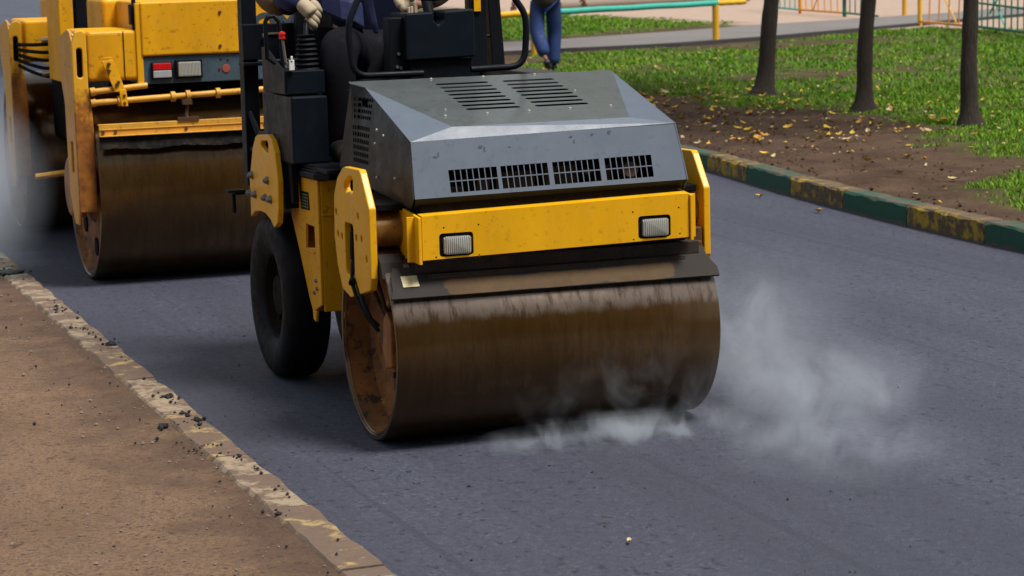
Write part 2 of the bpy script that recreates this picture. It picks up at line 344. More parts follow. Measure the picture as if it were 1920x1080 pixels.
def road_mat(name, a, bb, rough, sc=1.0, lumps=True):
    mt, nt, b, L = nodes(name)
    c = mix(nt, ramp(nt, noise(nt, .7*sc, 6, .6), [(.35, 0), (.7, 1)]), a, bb)
    fine = noise(nt, 130, 3, .7)
    if lumps:
        vo = nt.nodes.new('ShaderNodeTexVoronoi'); vo.inputs['Scale'].default_value = 75; L(geo(nt), vo.inputs['Vector']); sc = nt.nodes.new('ShaderNodeSeparateColor'); L(vo.outputs['Color'], sc.inputs[0])
        c = mix(nt, ramp(nt, sc.outputs[0], [(0, .75), (.35, .15), (.6, 0)]), c, tuple(v*.35 for v in a)); c = mix(nt, ramp(nt, sc.outputs[1], [(.80, 0), (.97, .55)]), c, tuple(v*2.0 for v in bb))
        c = mix(nt, ramp(nt, noise(nt, 34, 3, .6), [(.40, .6), (.50, 0)]), c, tuple(v*.45 for v in a))
    c = mix(nt, ramp(nt, fine, [(.35, 0), (.7, 1)]), tuple(v*.72 for v in a), c)
    if lumps:
        pit = ramp(nt, noise(nt, 26, 4, .65, geo(nt, (1, .6, 1))), [(.60, 0), (.63, .95)])
        c = mix(nt, pit, c, (.018, .019, .024))
        tr = noise(nt, 1.0, 4, .55, geo(nt, (2.4, .10, 1))); c = mix(nt, ramp(nt, tr, [(.40, 0), (.62, .55)]), c, tuple(v*.55 for v in a))
        c = mix(nt, ramp(nt, noise(nt, 1.0, 3, .6, geo(nt, (11, .10, 1))), [(.60, 0), (.66, .5)]), c, tuple(v*.45 for v in a))
        c = mix(nt, ramp(nt, noise(nt, .45, 5, .6, geo(nt, (1, .5, 1))), [(.5, 0), (.66, .5)]), c, tuple(v*.55 for v in a))
    L(c, b.inputs['Base Color']); L(ramp(nt, noise(nt, 25, 5), [(.3, rough*.85), (.7, min(1, rough*1.15))]), b.inputs['Roughness'])
    h = noise(nt, 80, 5, .8); bump(nt, b, h, .8, .012); b.inputs['Specular IOR Level'].default_value = .4
    return mt
asphalt = road_mat('fresh_asphalt', (.076, .081, .118), (.106, .112, .158), .58)
oldpath = road_mat('old_path_asphalt', (.20, .18, .17), (.27, .25, .235), .85, lumps=False)
m = MB(); m.add([(-1.08, -60, 0), (40, -60, 0), (40, 120, 0), (-1.08, 120, 0)], [(0, 1, 2, 3)])
tag(m.build('road', asphalt), 'fresh dark asphalt road being rolled', 'road', kind='structure')
m = MB(); m.add([(-300, -300, -.06), (300, -300, -.06), (300, 300, -.06), (-300, 300, -.06)], [(0, 1, 2, 3)])
tag(m.build('ground', plain('earth', (.09, .07, .045), .95)), 'bare ground all round', 'ground', kind='structure')
lo = [(float(x), float(y)) for x, y in PATH_LO]; hi = [(float(x), float(y)) for x, y in PATH_HI]
m = MB(); vs = [(x, y, VZ) for x, y in lo if x >= 8]+[(x, y, VZ) for x, y in reversed(hi) if x >= 10]
vs = [(7.9, 25.45, VZ)]+vs+[(7.9, 29.2, VZ)]
m.hexa([(x, y, VZ-.08) for x, y, z in vs], vs); tag(m.build('footpath', oldpath), 'pale grey footpath across the lawn', 'path', kind='structure')
def strip(pts, w, z0, z1, name, mat):
    m = MB(); P = [Vector((x, y, 0)) for x, y in pts]; A = []; B = []
    for i, p in enumerate(P):
        t = (P[min(i+1, len(P)-1)]-P[max(i-1, 0)]).normalized(); n = Vector((t.y, -t.x, 0)); A.append(p); B.append(p+n*w)
    R = [[(a.x, a.y, z0), (a.x, a.y, z1), (b.x, b.y, z1), (b.x, b.y, z0)] for a, b in zip(A, B)]
    m.rings(R); return m.build(name, mat)
tag(strip([(7.9, 25.445)]+[p for p in lo if p[0] >= 8], .16, VZ-.06, VZ+.03, 'path_edging', road_mat('dark_edging', (.05, .045, .045), (.07, .065, .06), .8, lumps=False)), 'dark edging strip on near side of footpath', 'edging', kind='structure')
# left pavement
def mk_pavement():
    nx, ny = 90, 260; xs = np.linspace(-7, -1.232, nx); ys = np.concatenate([np.linspace(-4.5, 9, ny-30), np.linspace(9.5, 60, 30)])
    X, Y = np.meshgrid(xs, ys, indexing='ij'); edge = sstep(.25, 0, -1.232-X)
    Z = .030+(fbm(X, Y, 1.4, 4, 4)-.5)*.03*(1-edge)+(fbm(X, Y, 14, 3, 8)-.5)*.006
    V = np.stack([X, Y, Z], -1).reshape(-1, 3); i = np.arange(nx*len(ys)).reshape(nx, len(ys))
    F = np.stack([i[:-1, :-1], i[1:, :-1], i[1:, 1:], i[:-1, 1:]], -1).reshape(-1, 4)
    me = D.meshes.new('pavement'); me.from_pydata(V.tolist(), [], F.tolist()); me.polygons.foreach_set('use_smooth', [True]*len(F))
    mt, nt, b, L = nodes('trodden_earth')
    c = mix(nt, ramp(nt, noise(nt, 1.3, 10, .65), [(.32, 0), (.72, 1)]), (.165, .10, .060), (.25, .155, .096))
    # darker damp soil spilling along the kerb
    sx = nt.nodes.new('ShaderNodeSeparateXYZ'); L(geo(nt), sx.inputs[0])
    mm = nt.nodes.new('ShaderNodeMath'); mm.operation = 'MULTIPLY_ADD'; L(sx.outputs[0], mm.inputs[0]); mm.inputs[1].default_value = .55; mm.inputs[2].default_value = 1.0
    ad = nt.nodes.new('ShaderNodeMath'); ad.operation = 'ADD'; L(mm.outputs[0], ad.inputs[0]); L(noise(nt, 2.2, 8, .7), ad.inputs[1])
    c = mix(nt, ramp(nt, ad.outputs[0], [(.62, 0), (.82, .9)]), c, (.085, .05, .033))
    c = mix(nt, ramp(nt, noise(nt, 90, 2, .6), [(.42, .8), (.52, 0)]), c, (.11, .07, .05))
    c = mix(nt, ramp(nt, noise(nt, 45, 3, .6), [(.60, 0), (.64, .85)]), c, (.06, .04, .03))
    c = mix(nt, ramp(nt, noise(nt, 4.5, 6, .75), [(.5, 0), (.68, .55)]), c, (.13, .085, .06))
    c = mix(nt, ramp(nt, noise(nt, 70, 3, .7, geo(nt, (1, 1, 1), (0, 0, .7))), [(.68, 0), (.74, .8)]), c, (.5, .42, .36))
    vo = nt.nodes.new('ShaderNodeTexVoronoi'); vo.feature = 'DISTANCE_TO_EDGE'; vo.inputs['Scale'].default_value = .55
    wp = nt.nodes.new('ShaderNodeVectorMath'); wp.operation = 'ADD'; g = geo(nt); nn = nt.nodes.new('ShaderNodeTexNoise'); nn.inputs['Scale'].default_value = 2.5; L(g, nn.inputs['Vector']); 
    sc = nt.nodes.new('ShaderNodeVectorMath'); sc.operation = 'SCALE'; sc.inputs['Scale'].default_value = .35; L(nn.outputs['Color'], sc.inputs[0]); L(g, wp.inputs[0]); L(sc.outputs[0], wp.inputs[1]); L(wp.outputs[0], vo.inputs['Vector'])
    c = mix(nt, ramp(nt, vo.outputs['Distance'], [(0, .35), (.003, 0)]), c, (.06, .04, .03))
    L(c, b.inputs['Base Color']); b.inputs['Roughness'].default_value = .95; b.inputs['Specular IOR Level'].default_value = .2
    bump(nt, b, noise(nt, 38, 8, .75), .7, .018); me.materials.append(mt)
    o = D.objects.new('pavement', me); C.objects.link(o); tag(o, 'trodden brown earth footway left of the road', 'pavement', kind='structure')
mk_pavement()
# kerb stones
def kerb_mat(name, base, wear, amt, conc=(.25, .2, .15)):
    mt, nt, b, L = nodes(name); n1 = noise(nt, 9, 10, .75)
    cc = mix(nt, noise(nt, 20, 8), tuple(v*.55 for v in conc), conc)
    c = mix(nt, ramp(nt, n1, [(amt, 0), (amt+.09, 1)]), base, cc)
    c = mix(nt, ramp(nt, noise(nt, 34, 6, .7), [(.55, 0), (.72, .75)]), c, wear)
    if name.startswith(('green', 'yellow')):
        g = nt.nodes.new('ShaderNodeNewGeometry'); sx = nt.nodes.new('ShaderNodeSeparateXYZ'); L(g.outputs['Position'], sx.inputs[0])
        k = nt.nodes.new('ShaderNodeMath'); k.operation = 'MULTIPLY_ADD'; L(noise(nt, 7, 8, .7), k.inputs[0]); k.inputs[1].default_value = .09; L(sx.outputs[2], k.inputs[2])
        c = mix(nt, ramp(nt, k.outputs[0], [(.165, 0), (.178, .9)]), c, (.10, .068, .045))
        c = mix(nt, ramp(nt, k.outputs[0], [(.052, .9), (.066, 0)]), c, (.09, .075, .06))
    L(c, b.inputs['Base Color']); b.inputs['Roughness'].default_value = .8; bump(nt, b, n1, .5, .012); return mt
kgreen = kerb_mat('green_kerb_paint', (.008, .075, .045), (.02, .045, .03), .64)
kyell = kerb_mat('yellow_kerb_paint', (.38, .25, .012), (.06, .045, .02), .43, (.11, .075, .04))
kpale = kerb_mat('worn_pale_kerb', (.29, .22, .145), (.09, .06, .042), .43, (.17, .11, .075))
kpgreen = kerb_mat('worn_pale_green_kerb', (.22, .28, .20), (.09, .065, .045), .41, (.17, .115, .08))
kpyel = kerb_mat('worn_pale_yellow_kerb', (.36, .25, .10), (.09, .06, .042), .39, (.17, .11, .075))
def kerb_stone(x0, y0, x1, y1, w, z0, z1, mat, seed):
    r = random.Random(seed); L_ = math.hypot(x1-x0, y1-y0); n = max(4, int(L_/.09)); m = MB(); R = []
    dx, dy = (x1-x0)/L_, (y1-y0)/L_; px_, py_ = dy, -dx
    for i in range(n+1):
        t = .006+(L_-.012)*i/n; j = lambda a: r.uniform(-a, a); e = .014+j(.008)
        prof = [(0, z0), (0, z1-e+j(.004)), (e, z1+j(.003)), (w-e, z1+j(.003)), (w, z1-e), (w, z0)]
        R.append([(x0+dx*t+px_*q, y0+dy*t+py_*q, z) for q, z in prof])
    m.rings(R); return m.build('kerb_stone', mat)
yy = -1.4; k = 0; names = {}
# right kerb: boundaries chosen so that a green stone spans y 4.45-5.4
bounds = [5.40+.95*i for i in range(-8, 14)]
vis = {-2: 'green', }
for i in range(len(bounds)-1):
    a, b_ = bounds[i], bounds[i+1]; green = (i % 2 == 1) if True else 0
    # i such that a == 4.45 is index 7 -> green
    xa, xb = float(kerbx(a)), float(kerbx(b_)); o = kerb_stone(xa, a, xb, b_, .15, -.05, VZ+.004, kgreen if green else kyell, i)
    num = i-5
    w = {0: 'first', 1: 'second', 2: 'third', 3: 'fourth', 4: 'fifth', 5: 'sixth', 6: 'seventh', 7: 'eighth'}
    col = 'dark green' if green else 'worn mottled yellow'
    if 0 <= num < 6: lab = f'{col} kerb stone, {w[num]} one along the right kerb from the photo edge'
    elif num < 0: lab = f'{col} kerb stone {["just", "one stone", "two stones", "three stones", "four stones", "five stones"][min(5, -num-1)]} nearer than the right edge of the photo'
    else: lab = f'{col} kerb stone on the bend behind the near roller, {num-5} after its bumper'
    tag(o, lab, 'kerb stone', 'painted kerb stones along the right side of the road')
lm = [kpale, kpyel, kpgreen, kpale, kpyel, kpale, kpgreen, kpale, kpale, kpyel, kpgreen]
ords = ['first', 'second', 'third', 'fourth', 'fifth', 'sixth', 'seventh', 'eighth', 'ninth', 'tenth', 'eleventh', 'twelfth']
for i in range(12):
    a = -2.6+.8*i; mt = lm[(i*7+2) % 11]; cn = {kpale: 'dusty buff', kpyel: 'faded yellow', kpgreen: 'faded pale green'}[mt]
    o = kerb_stone(-1.083, a+.8, -1.083, a, .149, -.05, .034, mt, 50+i)
    tag(o, f'{cn} flush kerb stone by the footway, {ords[i]} from the bottom edge', 'kerb stone', 'worn flush kerb stones along the left side of the road')
print('verge ok')
# ================================================================ near road roller
R1 = thing('road_roller', 'near yellow and grey road roller with steel drum in front and rubber tyres behind', 'road roller', (0, 0, 0))
def P(mb, name, mat, par=None, split=False, **k):
    par = par if par is not None else R1
    return build_split(mb, name, mat, par, **k) if split else mb.build(name, mat, par, **k)
# drum
DR, DW, DZ = .351, .6, .352
m = MB(); m.lathe([(-DW+.012, DR-.025), (-DW, DR-.018), (-DW, DR-.004), (-DW+.006, DR), (DW-.006, DR), (DW, DR-.004), (DW, DR-.018), (DW-.012, DR-.025)], (0, 0, DZ), 0, 128)
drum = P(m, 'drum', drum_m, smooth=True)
for s in (-1, 1):
    m = MB(); pr = [(s*(DW-.004), DR-.022), (s*(DW-.10), DR-.028), (s*(DW-.115), DR-.05), (s*(DW-.12), .15), (s*(DW-.10), .14), (s*(DW-.10), .125), (s*(DW-.15), .12), (s*(DW-.15), .0005)]
    if s < 0: pr = pr
    m.lathe(pr, (0, 0, DZ), 0, 96); P(m, 'drum_end', orust, drum, smooth=True)
    m = MB(); m.lathe([(s*(DW-.15), .085), (s*(DW-.075), .08), (s*(DW-.07), .07), (s*(DW-.07), .0005)], (0, 0, DZ), 0, 32)
    for k in range(8):
        a = k*math.pi/4; m.lathe([(s*(DW-.10), .012), (s*(DW-.085), .012), (s*(DW-.085), .0005)], (0, .13*math.cos(a), DZ+.13*math.sin(a)), 0, 6)
    m.tube([(s*(DW-.09), -.01, DZ+.06), (s*(DW-.05), -.05, DZ+.12), (s*(DW-.03), -.05, DZ+.20), (s*(DW-.02), -.02, DZ+.26)], .008, 8)
    m.tube([(s*(DW-.09), .03, DZ+.05), (s*(DW-.05), .02, DZ+.13), (s*(DW-.03), .05, DZ+.20), (s*(DW-.02), .06, DZ+.27)], .008, 8)
    P(m, 'hub', rustm, drum, smooth=True)
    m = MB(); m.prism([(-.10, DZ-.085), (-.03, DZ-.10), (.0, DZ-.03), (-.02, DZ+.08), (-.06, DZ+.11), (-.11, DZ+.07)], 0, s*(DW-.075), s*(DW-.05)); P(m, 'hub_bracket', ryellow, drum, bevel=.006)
# side plates with lifting eyes
outer = [(.10, .962), (-.085, .966), (-.10, .955), (-.192, .84), (-.192, .60), (-.172, .556), (-.06, .530), (.08, .500), (.18, .520), (.235, .60), (.262, .70), (.25, .85), (.20, .915), (.13, .955)]
eye = [(.115, .905), (.06, .93), (.015, .935), (-.002, .92), (.0, .885), (.018, .872), (.05, .880), (.10, .87), (.118, .885)]
slot = rrect(.012, .125, .58, .765, .02)[::1]
bolts = [(.231, .789), (-.049, .800), (.215, .712), (.164, .708), (-.020, .722), (-.085, .724), (-.14, .66)]
for s in (-1, 1):
    m = MB(); m.plate(outer, [eye, slot]+[circ(y, z, .014, 10) for y, z in bolts], 0, s*.612, s*.638)
    o = P(m, 'side_plate', yellow, bevel=.004)
    m = MB()
    for y, z in bolts: m.lathe([(s*.612, .0145), (s*.628, .0145), (s*.628, .008), (s*.62, .0005)], (0, y, z), 0, 10)
    P(m, 'plate_bolt', rustm, o, split=True)
    m = MB(); m.box(*sorted((s*.608, s*.60)), -.005, .14, .56, .785); P(m, 'slot_shade_plate', blacker, o)  # added dark plate standing in for the shade inside the slot
    m = MB(); m.lathe([(s*.44, .062), (s*.612, .062)], (0, -.09, .755), 0, 32, cap=True); m.lathe([(s*.50, .068), (s*.515, .068)], (0, -.09, .755), 0, 32, cap=True)
    P(m, 'isolator_tube', rustm if 0 else paint('grimy_tube', (.34, .17, .02), .45, .2, (.03, .015, .01), .85, 9, streak=False, bmp=.3), smooth=True)
# hydraulic hose behind slot to hub
m = MB()
m.tube([(-.60, .065, .75), (-.625, .06, .66), (-.628, .03, .60), (-.634, -.02, .545), (-.635, -.07, .50), (-.625, -.12, .45), (-.60, -.13, .42)], .009, 8)
m.tube([(-.60, .095, .70), (-.622, .09, .62), (-.645, .03, .56), (-.645, -.03, .51), (-.63, -.09, .455), (-.59, -.10, .40)], .007, 8)
m.tube([(-.64, .03, .57), (-.65, .01, .56)], .013, 8)
m.tube([(-.56, .05, .76), (-.63, .045, .73), (-.632, .04, .64)], .013, 8)
P(m, 'hydraulic_hose', rubber, smooth=True)
# scraper apron over the drum
bx = [(-.608, .533), (.610, .531), (.612, .560), (.585, .600), (.585, .628), (-.575, .628), (-.590, .60), (-.595, .56)]
m = MB()
def apr(x, z, d=0): return (x, -.318+(z-.532)*.90+d, z+.004)
m.sheet([apr(x, z) for x, z in bx], [], (0, -.006, .006)); P(m, 'scraper_apron', mud_m, bevel=.0015)
m = MB(); m.box(-.46, .50, -.275, -.215, .606, .612); m.box(-.46, .50, -.275, -.269, .594, .606); m.box(-.50, .56, -.26, -.18, .615, .660); P(m, 'scraper_bar', paint('grimy_bar', (.035, .025, .02), .55, .3, (.10, .06, .03), .6, 8), bevel=.002)
m = MB(); m.hexa([apr(-.556, .607, -.012), apr(-.497, .607, -.012), apr(-.497, .573, -.012), apr(-.556, .573, -.012)], [apr(-.556, .607, -.016), apr(-.497, .607, -.016), apr(-.497, .573, -.016), apr(-.556, .573, -.016)])
P(m, 'spring_tab', paint('pale_tab', (.55, .47, .25), .5, 0, (.1, .07, .03), .5, 20), bevel=.002)
m = MB(); m.box(.50, .585, -.235, -.20, .595, .655); m.box(.545, .60, -.20, -.12, .64, .70); P(m, 'end_bracket', rustm, bevel=.004, split=True)
m = MB(); m.box(-.61, -.50, -.17, -.08, .60, .67); m.hexa([(-.61, -.21, .655), (-.53, -.21, .655), (-.53, -.235, .60), (-.61, -.235, .60)], [(-.61, -.17, .68), (-.53, -.17, .68), (-.53, -.17, .60), (-.61, -.17, .60)]); P(m, 'end_bracket', mud_m, bevel=.003, split=True)
# front bumper with lamp openings
lamps_ = [(-.4325, -.3095, .676, .756), (.2995, .4235, .689, .769)]
m = MB()
fo = [(-.492, .818), (.492, .838), (.492, .680), (-.492, .664)]
holes = [rrect(a, b, c_, d, .012) for a, b, c_, d in lamps_]
scr = [(-.485+.07, .775), (-.29, .778), (-.29, .665+.008), (-.455+.01, .676), (.28, .785), (.455, .79), (.282, .688), (.458, .698)]
m.plate(fo, holes+[circ(x, z, .0035, 8) for x, z in scr], 1, -.326, -.320)
m.hexa([(-.492, -.320, .818), (.492, -.320, .838), (.492, -.326, .838), (-.492, -.326, .818)], [(-.490, -.27, .822), (.490, -.27, .842), (.490, -.27, .838), (-.490, -.27, .818)])
m.hexa([(-.492, -.326, .664), (.492, -.326, .680), (.492, -.29, .676), (-.492, -.29, .660)], [(-.492, -.326, .668), (.492, -.326, .684), (.492, -.29, .680), (-.492, -.29, .664)])
bump_o = P(m, 'bumper', yellow, bevel=.0025)
for s in (-1, 1):
    m = MB(); dz = 0 if s < 0 else .018
    m.prism([(-.335, .815+dz), (-.12, .835+dz), (-.12, .66+dz), (-.335, .655+dz)], 0, s*.4965, s*.508); m.box(*sorted((s*.4965, s*.535)), -.29, -.284, .66+dz, .815+dz)
    P(m, 'bumper_end', yellow, bevel=.0015)
m = MB()
for x, z in scr: m.lathe([(-.3225, .003), (-.3225, .0003)], (x, 0, z), 1, 8)
m.box(-.488, .488, -.30, -.1, .67, .80); P(m, 'lamp_box', blacker)
for a, b, c_, d in lamps_:
    m = MB(); m.box(a+.004, b-.004, -.3195, -.300, c_+.003, d-.003); lo_ = P(m, 'headlight', black)
    m = MB(); q = [(x, z) for x, z in rrect(a+.016, b-.008, c_+.006, d-.012, .01)]; R = []
    for t, dy in ((1, -.318), (1, -.326), (.96, -.331), (.8, -.334)):
        cx, cz = (a+b)/2+.004, (c_+d)/2-.003; R.append([(cx+(x-cx)*t, dy, cz+(z-cz)*t) for x, z in q])
    m.rings(R); P(m, 'lens', lens, lo_, smooth=True)
# engine hood
kz = .212
def RZ(y): return 1.108+(y+.18)*kz
rf = [(-.330, -.19), (.330, -.19), (.490, .33), (.515, .415), (.515, .44), (-.515, .44), (-.516, .413), (-.478, .352)]
sl_h = []
for x0 in (-.210, .050):
    for i in range(8):
        yc = .012+i*.0485; r_ = .0125
        sl_h.append([(x0+.012+.002*i*0+r_*math.cos(math.radians(a)), yc+r_*math.sin(math.radians(a))) for a in range(90, 271, 45)]+[(x0+.192+r_*math.cos(math.radians(a)), yc+r_*math.sin(math.radians(a))) for a in range(-90, 91, 45)])
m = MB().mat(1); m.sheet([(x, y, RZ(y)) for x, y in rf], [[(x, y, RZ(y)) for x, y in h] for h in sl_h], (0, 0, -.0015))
FT = [(-.492, -.226, 1.064), (.492, -.226, 1.080)]
m.mat(0)
m.add([(-.330, -.19, RZ(-.19)), (.330, -.19, RZ(-.19)), FT[1], FT[0]], [(0, 1, 2, 3)])
m.add([(-.478, .352, RZ(.352)), (-.330, -.19, RZ(-.19)), FT[0]], [(0, 1, 2)])
m.add([(.515, .415, RZ(.415)), (.490, .33, RZ(.33)), (.330, -.19, RZ(-.19)), FT[1]], [(0, 1, 2), (0, 2, 3)])
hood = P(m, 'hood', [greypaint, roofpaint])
# front face with grille openings (plane through the two crease corners and the lower band)
def FY(z): return -.227-(1.07-z)*.33
gx = [(-.372, -.197), (-.183, -.010), (.008, .183), (.203, .381)]
def gz(x): return .888+.012*(x+.37)/.75, .964+.012*(x+.37)/.75
def fp(x, z, d=0): return (x, FY(z)+d, z)
ho = []
for a, b in gx:
    za, zb = gz(a), gz(b); ho.append([fp(a, za[0]), fp(b, zb[0]), fp(b, zb[1]), fp(a, za[1])])
m = MB(); m.sheet([fp(-.492, 1.064), fp(.492, 1.080), fp(.503, .884), fp(-.503, .874)], ho, (0, .004, 0)); P(m, 'front_panel', greypaint, hood)
m = MB()
for a, b in gx:
    for i in range(1, 8):
        x = a+(b-a)*i/8; z0, z1 = gz(x); m.hexa([fp(x-.0016, z0, .001), fp(x+.0016, z0, .001), fp(x+.0016, z0, .0035), fp(x-.0016, z0, .0035)], [fp(x-.0016, z1, .001), fp(x+.0016, z1, .001), fp(x+.0016, z1, .0035), fp(x-.0016, z1, .0035)])
    za, zb = sum(gz(a))/2, sum(gz(b))/2; m.hexa([fp(a, za-.0017, .0005), fp(b, zb-.0017, .0005), fp(b, zb-.0017, .003), fp(a, za-.0017, .003)], [fp(a, za+.0017, .0005), fp(b, zb+.0017, .0005), fp(b, zb+.0017, .003), fp(a, za+.0017, .003)])
P(m, 'front_grille', greypaint, hood)
m = MB(); m.hexa([(-.503, FY(.874), .874), (.503, FY(.884), .884), (.503, .2, .884), (-.503, .2, .874)], [(-.498, FY(.874)+.035, .838), (.498, FY(.884)+.035, .850), (.498, .2, .850), (-.498, .2, .838)])
P(m, 'lower_lip', navy, hood, bevel=.003)
# sides
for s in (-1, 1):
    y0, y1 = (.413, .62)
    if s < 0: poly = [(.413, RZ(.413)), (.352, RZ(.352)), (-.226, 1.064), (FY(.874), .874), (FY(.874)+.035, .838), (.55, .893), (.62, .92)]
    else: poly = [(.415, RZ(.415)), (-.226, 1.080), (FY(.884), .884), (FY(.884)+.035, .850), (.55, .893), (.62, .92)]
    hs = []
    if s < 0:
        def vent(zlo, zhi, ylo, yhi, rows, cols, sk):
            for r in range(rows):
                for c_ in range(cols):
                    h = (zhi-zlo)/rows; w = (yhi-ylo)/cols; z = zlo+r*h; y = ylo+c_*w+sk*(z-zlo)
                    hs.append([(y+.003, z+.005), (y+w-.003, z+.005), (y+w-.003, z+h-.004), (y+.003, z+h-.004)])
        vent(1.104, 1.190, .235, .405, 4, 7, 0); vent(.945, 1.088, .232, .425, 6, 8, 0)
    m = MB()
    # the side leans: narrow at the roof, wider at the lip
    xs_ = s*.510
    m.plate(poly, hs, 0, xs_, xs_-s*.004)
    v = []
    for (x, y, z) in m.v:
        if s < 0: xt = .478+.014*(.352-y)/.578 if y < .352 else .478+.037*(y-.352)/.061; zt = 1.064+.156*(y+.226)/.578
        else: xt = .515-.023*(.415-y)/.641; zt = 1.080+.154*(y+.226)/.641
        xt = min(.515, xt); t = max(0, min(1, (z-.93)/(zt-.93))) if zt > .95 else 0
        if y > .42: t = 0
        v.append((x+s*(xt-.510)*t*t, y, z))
    m.v = v; P(m, 'side_panel', greypaint if s > 0 else paint('shaded_side_paint', (.012, .015, .016), .4, 0, (.02, .02, .018), .4, 5, spec=.3), hood)  # left side: grey hood paint darkened, its shade put into the colour
m = MB()
for x, y in ((-.203, .425), (0, .425), (.204, .425), (-.31, -.058), (-.153, -.052), (.005, -.048), (.163, -.043), (.322, -.036), (.27, .18), (-.285, .015)):
    r_ = .006 if (x, y) not in ((.27, .18), (-.285, .015)) else .004
    m.lathe([(0, r_), (.004, r_*.8), (.005, .0005)], (x, y, RZ(y)), 2, 12)
for y, z in ((.10, 1.085), (.02, 1.07), (.13, 1.035), (.12, .915), (-.1, .93)):
    m.lathe([(-.513, .006), (-.517, .005), (-.518, .0005)], (0, y, z), 0, 8)
P(m, 'hood_bolt', plain('worn_bolt', (.42, .40, .34), .6, .2), hood, split=True)
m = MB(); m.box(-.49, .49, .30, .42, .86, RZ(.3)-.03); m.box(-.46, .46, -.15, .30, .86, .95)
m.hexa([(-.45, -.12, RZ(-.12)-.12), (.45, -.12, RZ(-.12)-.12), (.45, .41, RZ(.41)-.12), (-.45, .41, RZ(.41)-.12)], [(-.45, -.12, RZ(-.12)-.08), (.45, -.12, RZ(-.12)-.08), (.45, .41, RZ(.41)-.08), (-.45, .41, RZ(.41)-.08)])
P(m, 'hood_shade_box', plain('interior_shade', (.003, .003, .003), 1, 0, 0), hood)  # added black boxes standing in for the shade behind slots and grilles
m = MB()
for a, b, z0, z1, y in ((-.25, -.20, .88, .925, -.20), (-.175, -.03, .88, .94, -.19), (.01, .13, .88, .95, -.185), (.215, .255, .88, .945, -.19), (-.36, -.30, .87, .90, -.2)): m.box(a, b, y, y+.06, z0, z1)
m.lathe([(-.23, .03), (-.15, .03)], (.315, 0, .925), 1, 20, cap=True); m.lathe([(-.215, .014), (-.15, .014)], (.16, 0, .925), 1, 14, cap=True)
P(m, 'engine_part', engine, hood, bevel=.004, split=True)
# marks on the front panel
m = MB()
for (x, z, w, h) in ((-.245, 1.035, .018, .010), (-.232, 1.026, .006, .016), (-.41, 1.01, .022, .006), (-.40, 1.02, .006, .009), (.09, 1.052, .013, .006), (.10, 1.035, .005, .012), (.17, 1.056, .012, .008), (.235, 1.06, .014, .012), (-.14, 1.03, .01, .004)):
    m.add([fp(x-w*.6, z-h*.2, -.0012), fp(x+w*.1, z-h*.6, -.0012), fp(x+w*.6, z+h*.4, -.0012), fp(x-w*.3, z+h*.6, -.0012)], [(0, 1, 2, 3)])
P(m, 'scuff_mark', plain('scuff', (.04, .045, .055), .6), hood, split=True)
# chassis under the hood and between the axles
m = MB()
m.box(-.44, .44, -.16, .50, .70, .86); m.box(-.47, .47, .34, .46, .40, .86); m.box(-.40, .40, .45, .76, .34, .86)
m.box(-.43, .43, .78, 1.95, .34, .86); m.box(-.60, .60, -.16, .28, .825, .85); m.box(-.48, .48, -.27, -.16, .815, .87)
P(m, 'chassis', blacker, bevel=.004)
# yellow tank between the axles with a recess, and its dark step
so_ = [(1.17, .842), (.770, .852), (.770, .372), (.90, .330), (.945, .376), (1.072, .549), (1.185, .685)]
for s in (-1, 1):
    hole = [(.830, .588), (.975, .572), (.965, .668), (.835, .668)]
    m = MB(); m.plate(so_, [hole], 0, s*.56, s*.548); m.prism(so_, 0, s*.548, s*.53) if 0 else None
    m.box(*sorted((s*.548, s*.44)), .770, .778, .345, .850); m.box(*sorted((s*.548, s*.48)), .815, .823, .57, .67); m.box(*sorted((s*.5, s*.49)), .80, 1.0, .55, .69)
    m.hexa([(s*.549, 1.17, .84), (s*.46, 1.17, .84), (s*.46, .9, .33), (s*.549, .9, .33)], [(s*.549, 1.16, .85), (s*.46, 1.16, .85), (s*.46, .88, .34), (s*.549, .88, .34)])
    m.box(*sorted((s*.547, s*.44)), .762, .770, .715, .722); m.box(*sorted((s*.566, s*.56)), .835, .98, .563, .572)
    m.prism([(.84, .34), (.90, .335), (.89, .30), (.86, .295)], 0, s*.562, s*.55)
    tk = P(m, 'tank', yellow2, bevel=.004)
    m = MB(); m.plate([(1.02, .792), (.90, .795), (.89, .727), (1.01, .722)], [], 0, s*.5605, s*.563); dc = P(m, 'data_plate', black, tk)
    m = MB()
    for r in range(5):
        for q in range(4):
            y = .905+q*.024; z = .733+r*.0118
            m.box(*sorted((s*.5632, s*.5637)), y, y+.014, z, z+.005)
    P(m, 'plate_marking', plain('olive_print', (.22, .26, .12), .6), dc, split=True)
    m = MB()
    for y, z in ((.83, .46), (.82, .43), (.86, .41)): m.lathe([(s*.56, .008), (s*.568, .007), (s*.568, .0005)], (0, y, z), 0, 8)
    P(m, 'tank_bolt', steel, tk, split=True)
    m = MB(); m.hexa([(s*.575, 1.17, .845), (s*.575, .765, .855), (s*.53, .70, .857), (s*.30, .70, .857), (s*.30, 1.17, .845)], [(s*.575, 1.17, .872), (s*.575, .765, .882), (s*.53, .70, .884), (s*.30, .70, .884), (s*.30, 1.17, .872)])
    P(m, 'step', navy, bevel=.006)
    m = MB(); m.hexa([(s*.56, 1.15, .873), (s*.56, .78, .8835), (s*.525, .72, .885), (s*.31, .72, .885), (s*.31, 1.15, .873)], [(s*.56, 1.15, .876), (s*.56, .78, .8865), (s*.525, .72, .888), (s*.31, .72, .888), (s*.31, 1.15, .876)])
    P(m, 'tread_mat', paint('grit_mat', (.12, .095, .085), .9, 0, (.05, .04, .03), .6, 14), bevel=.001)
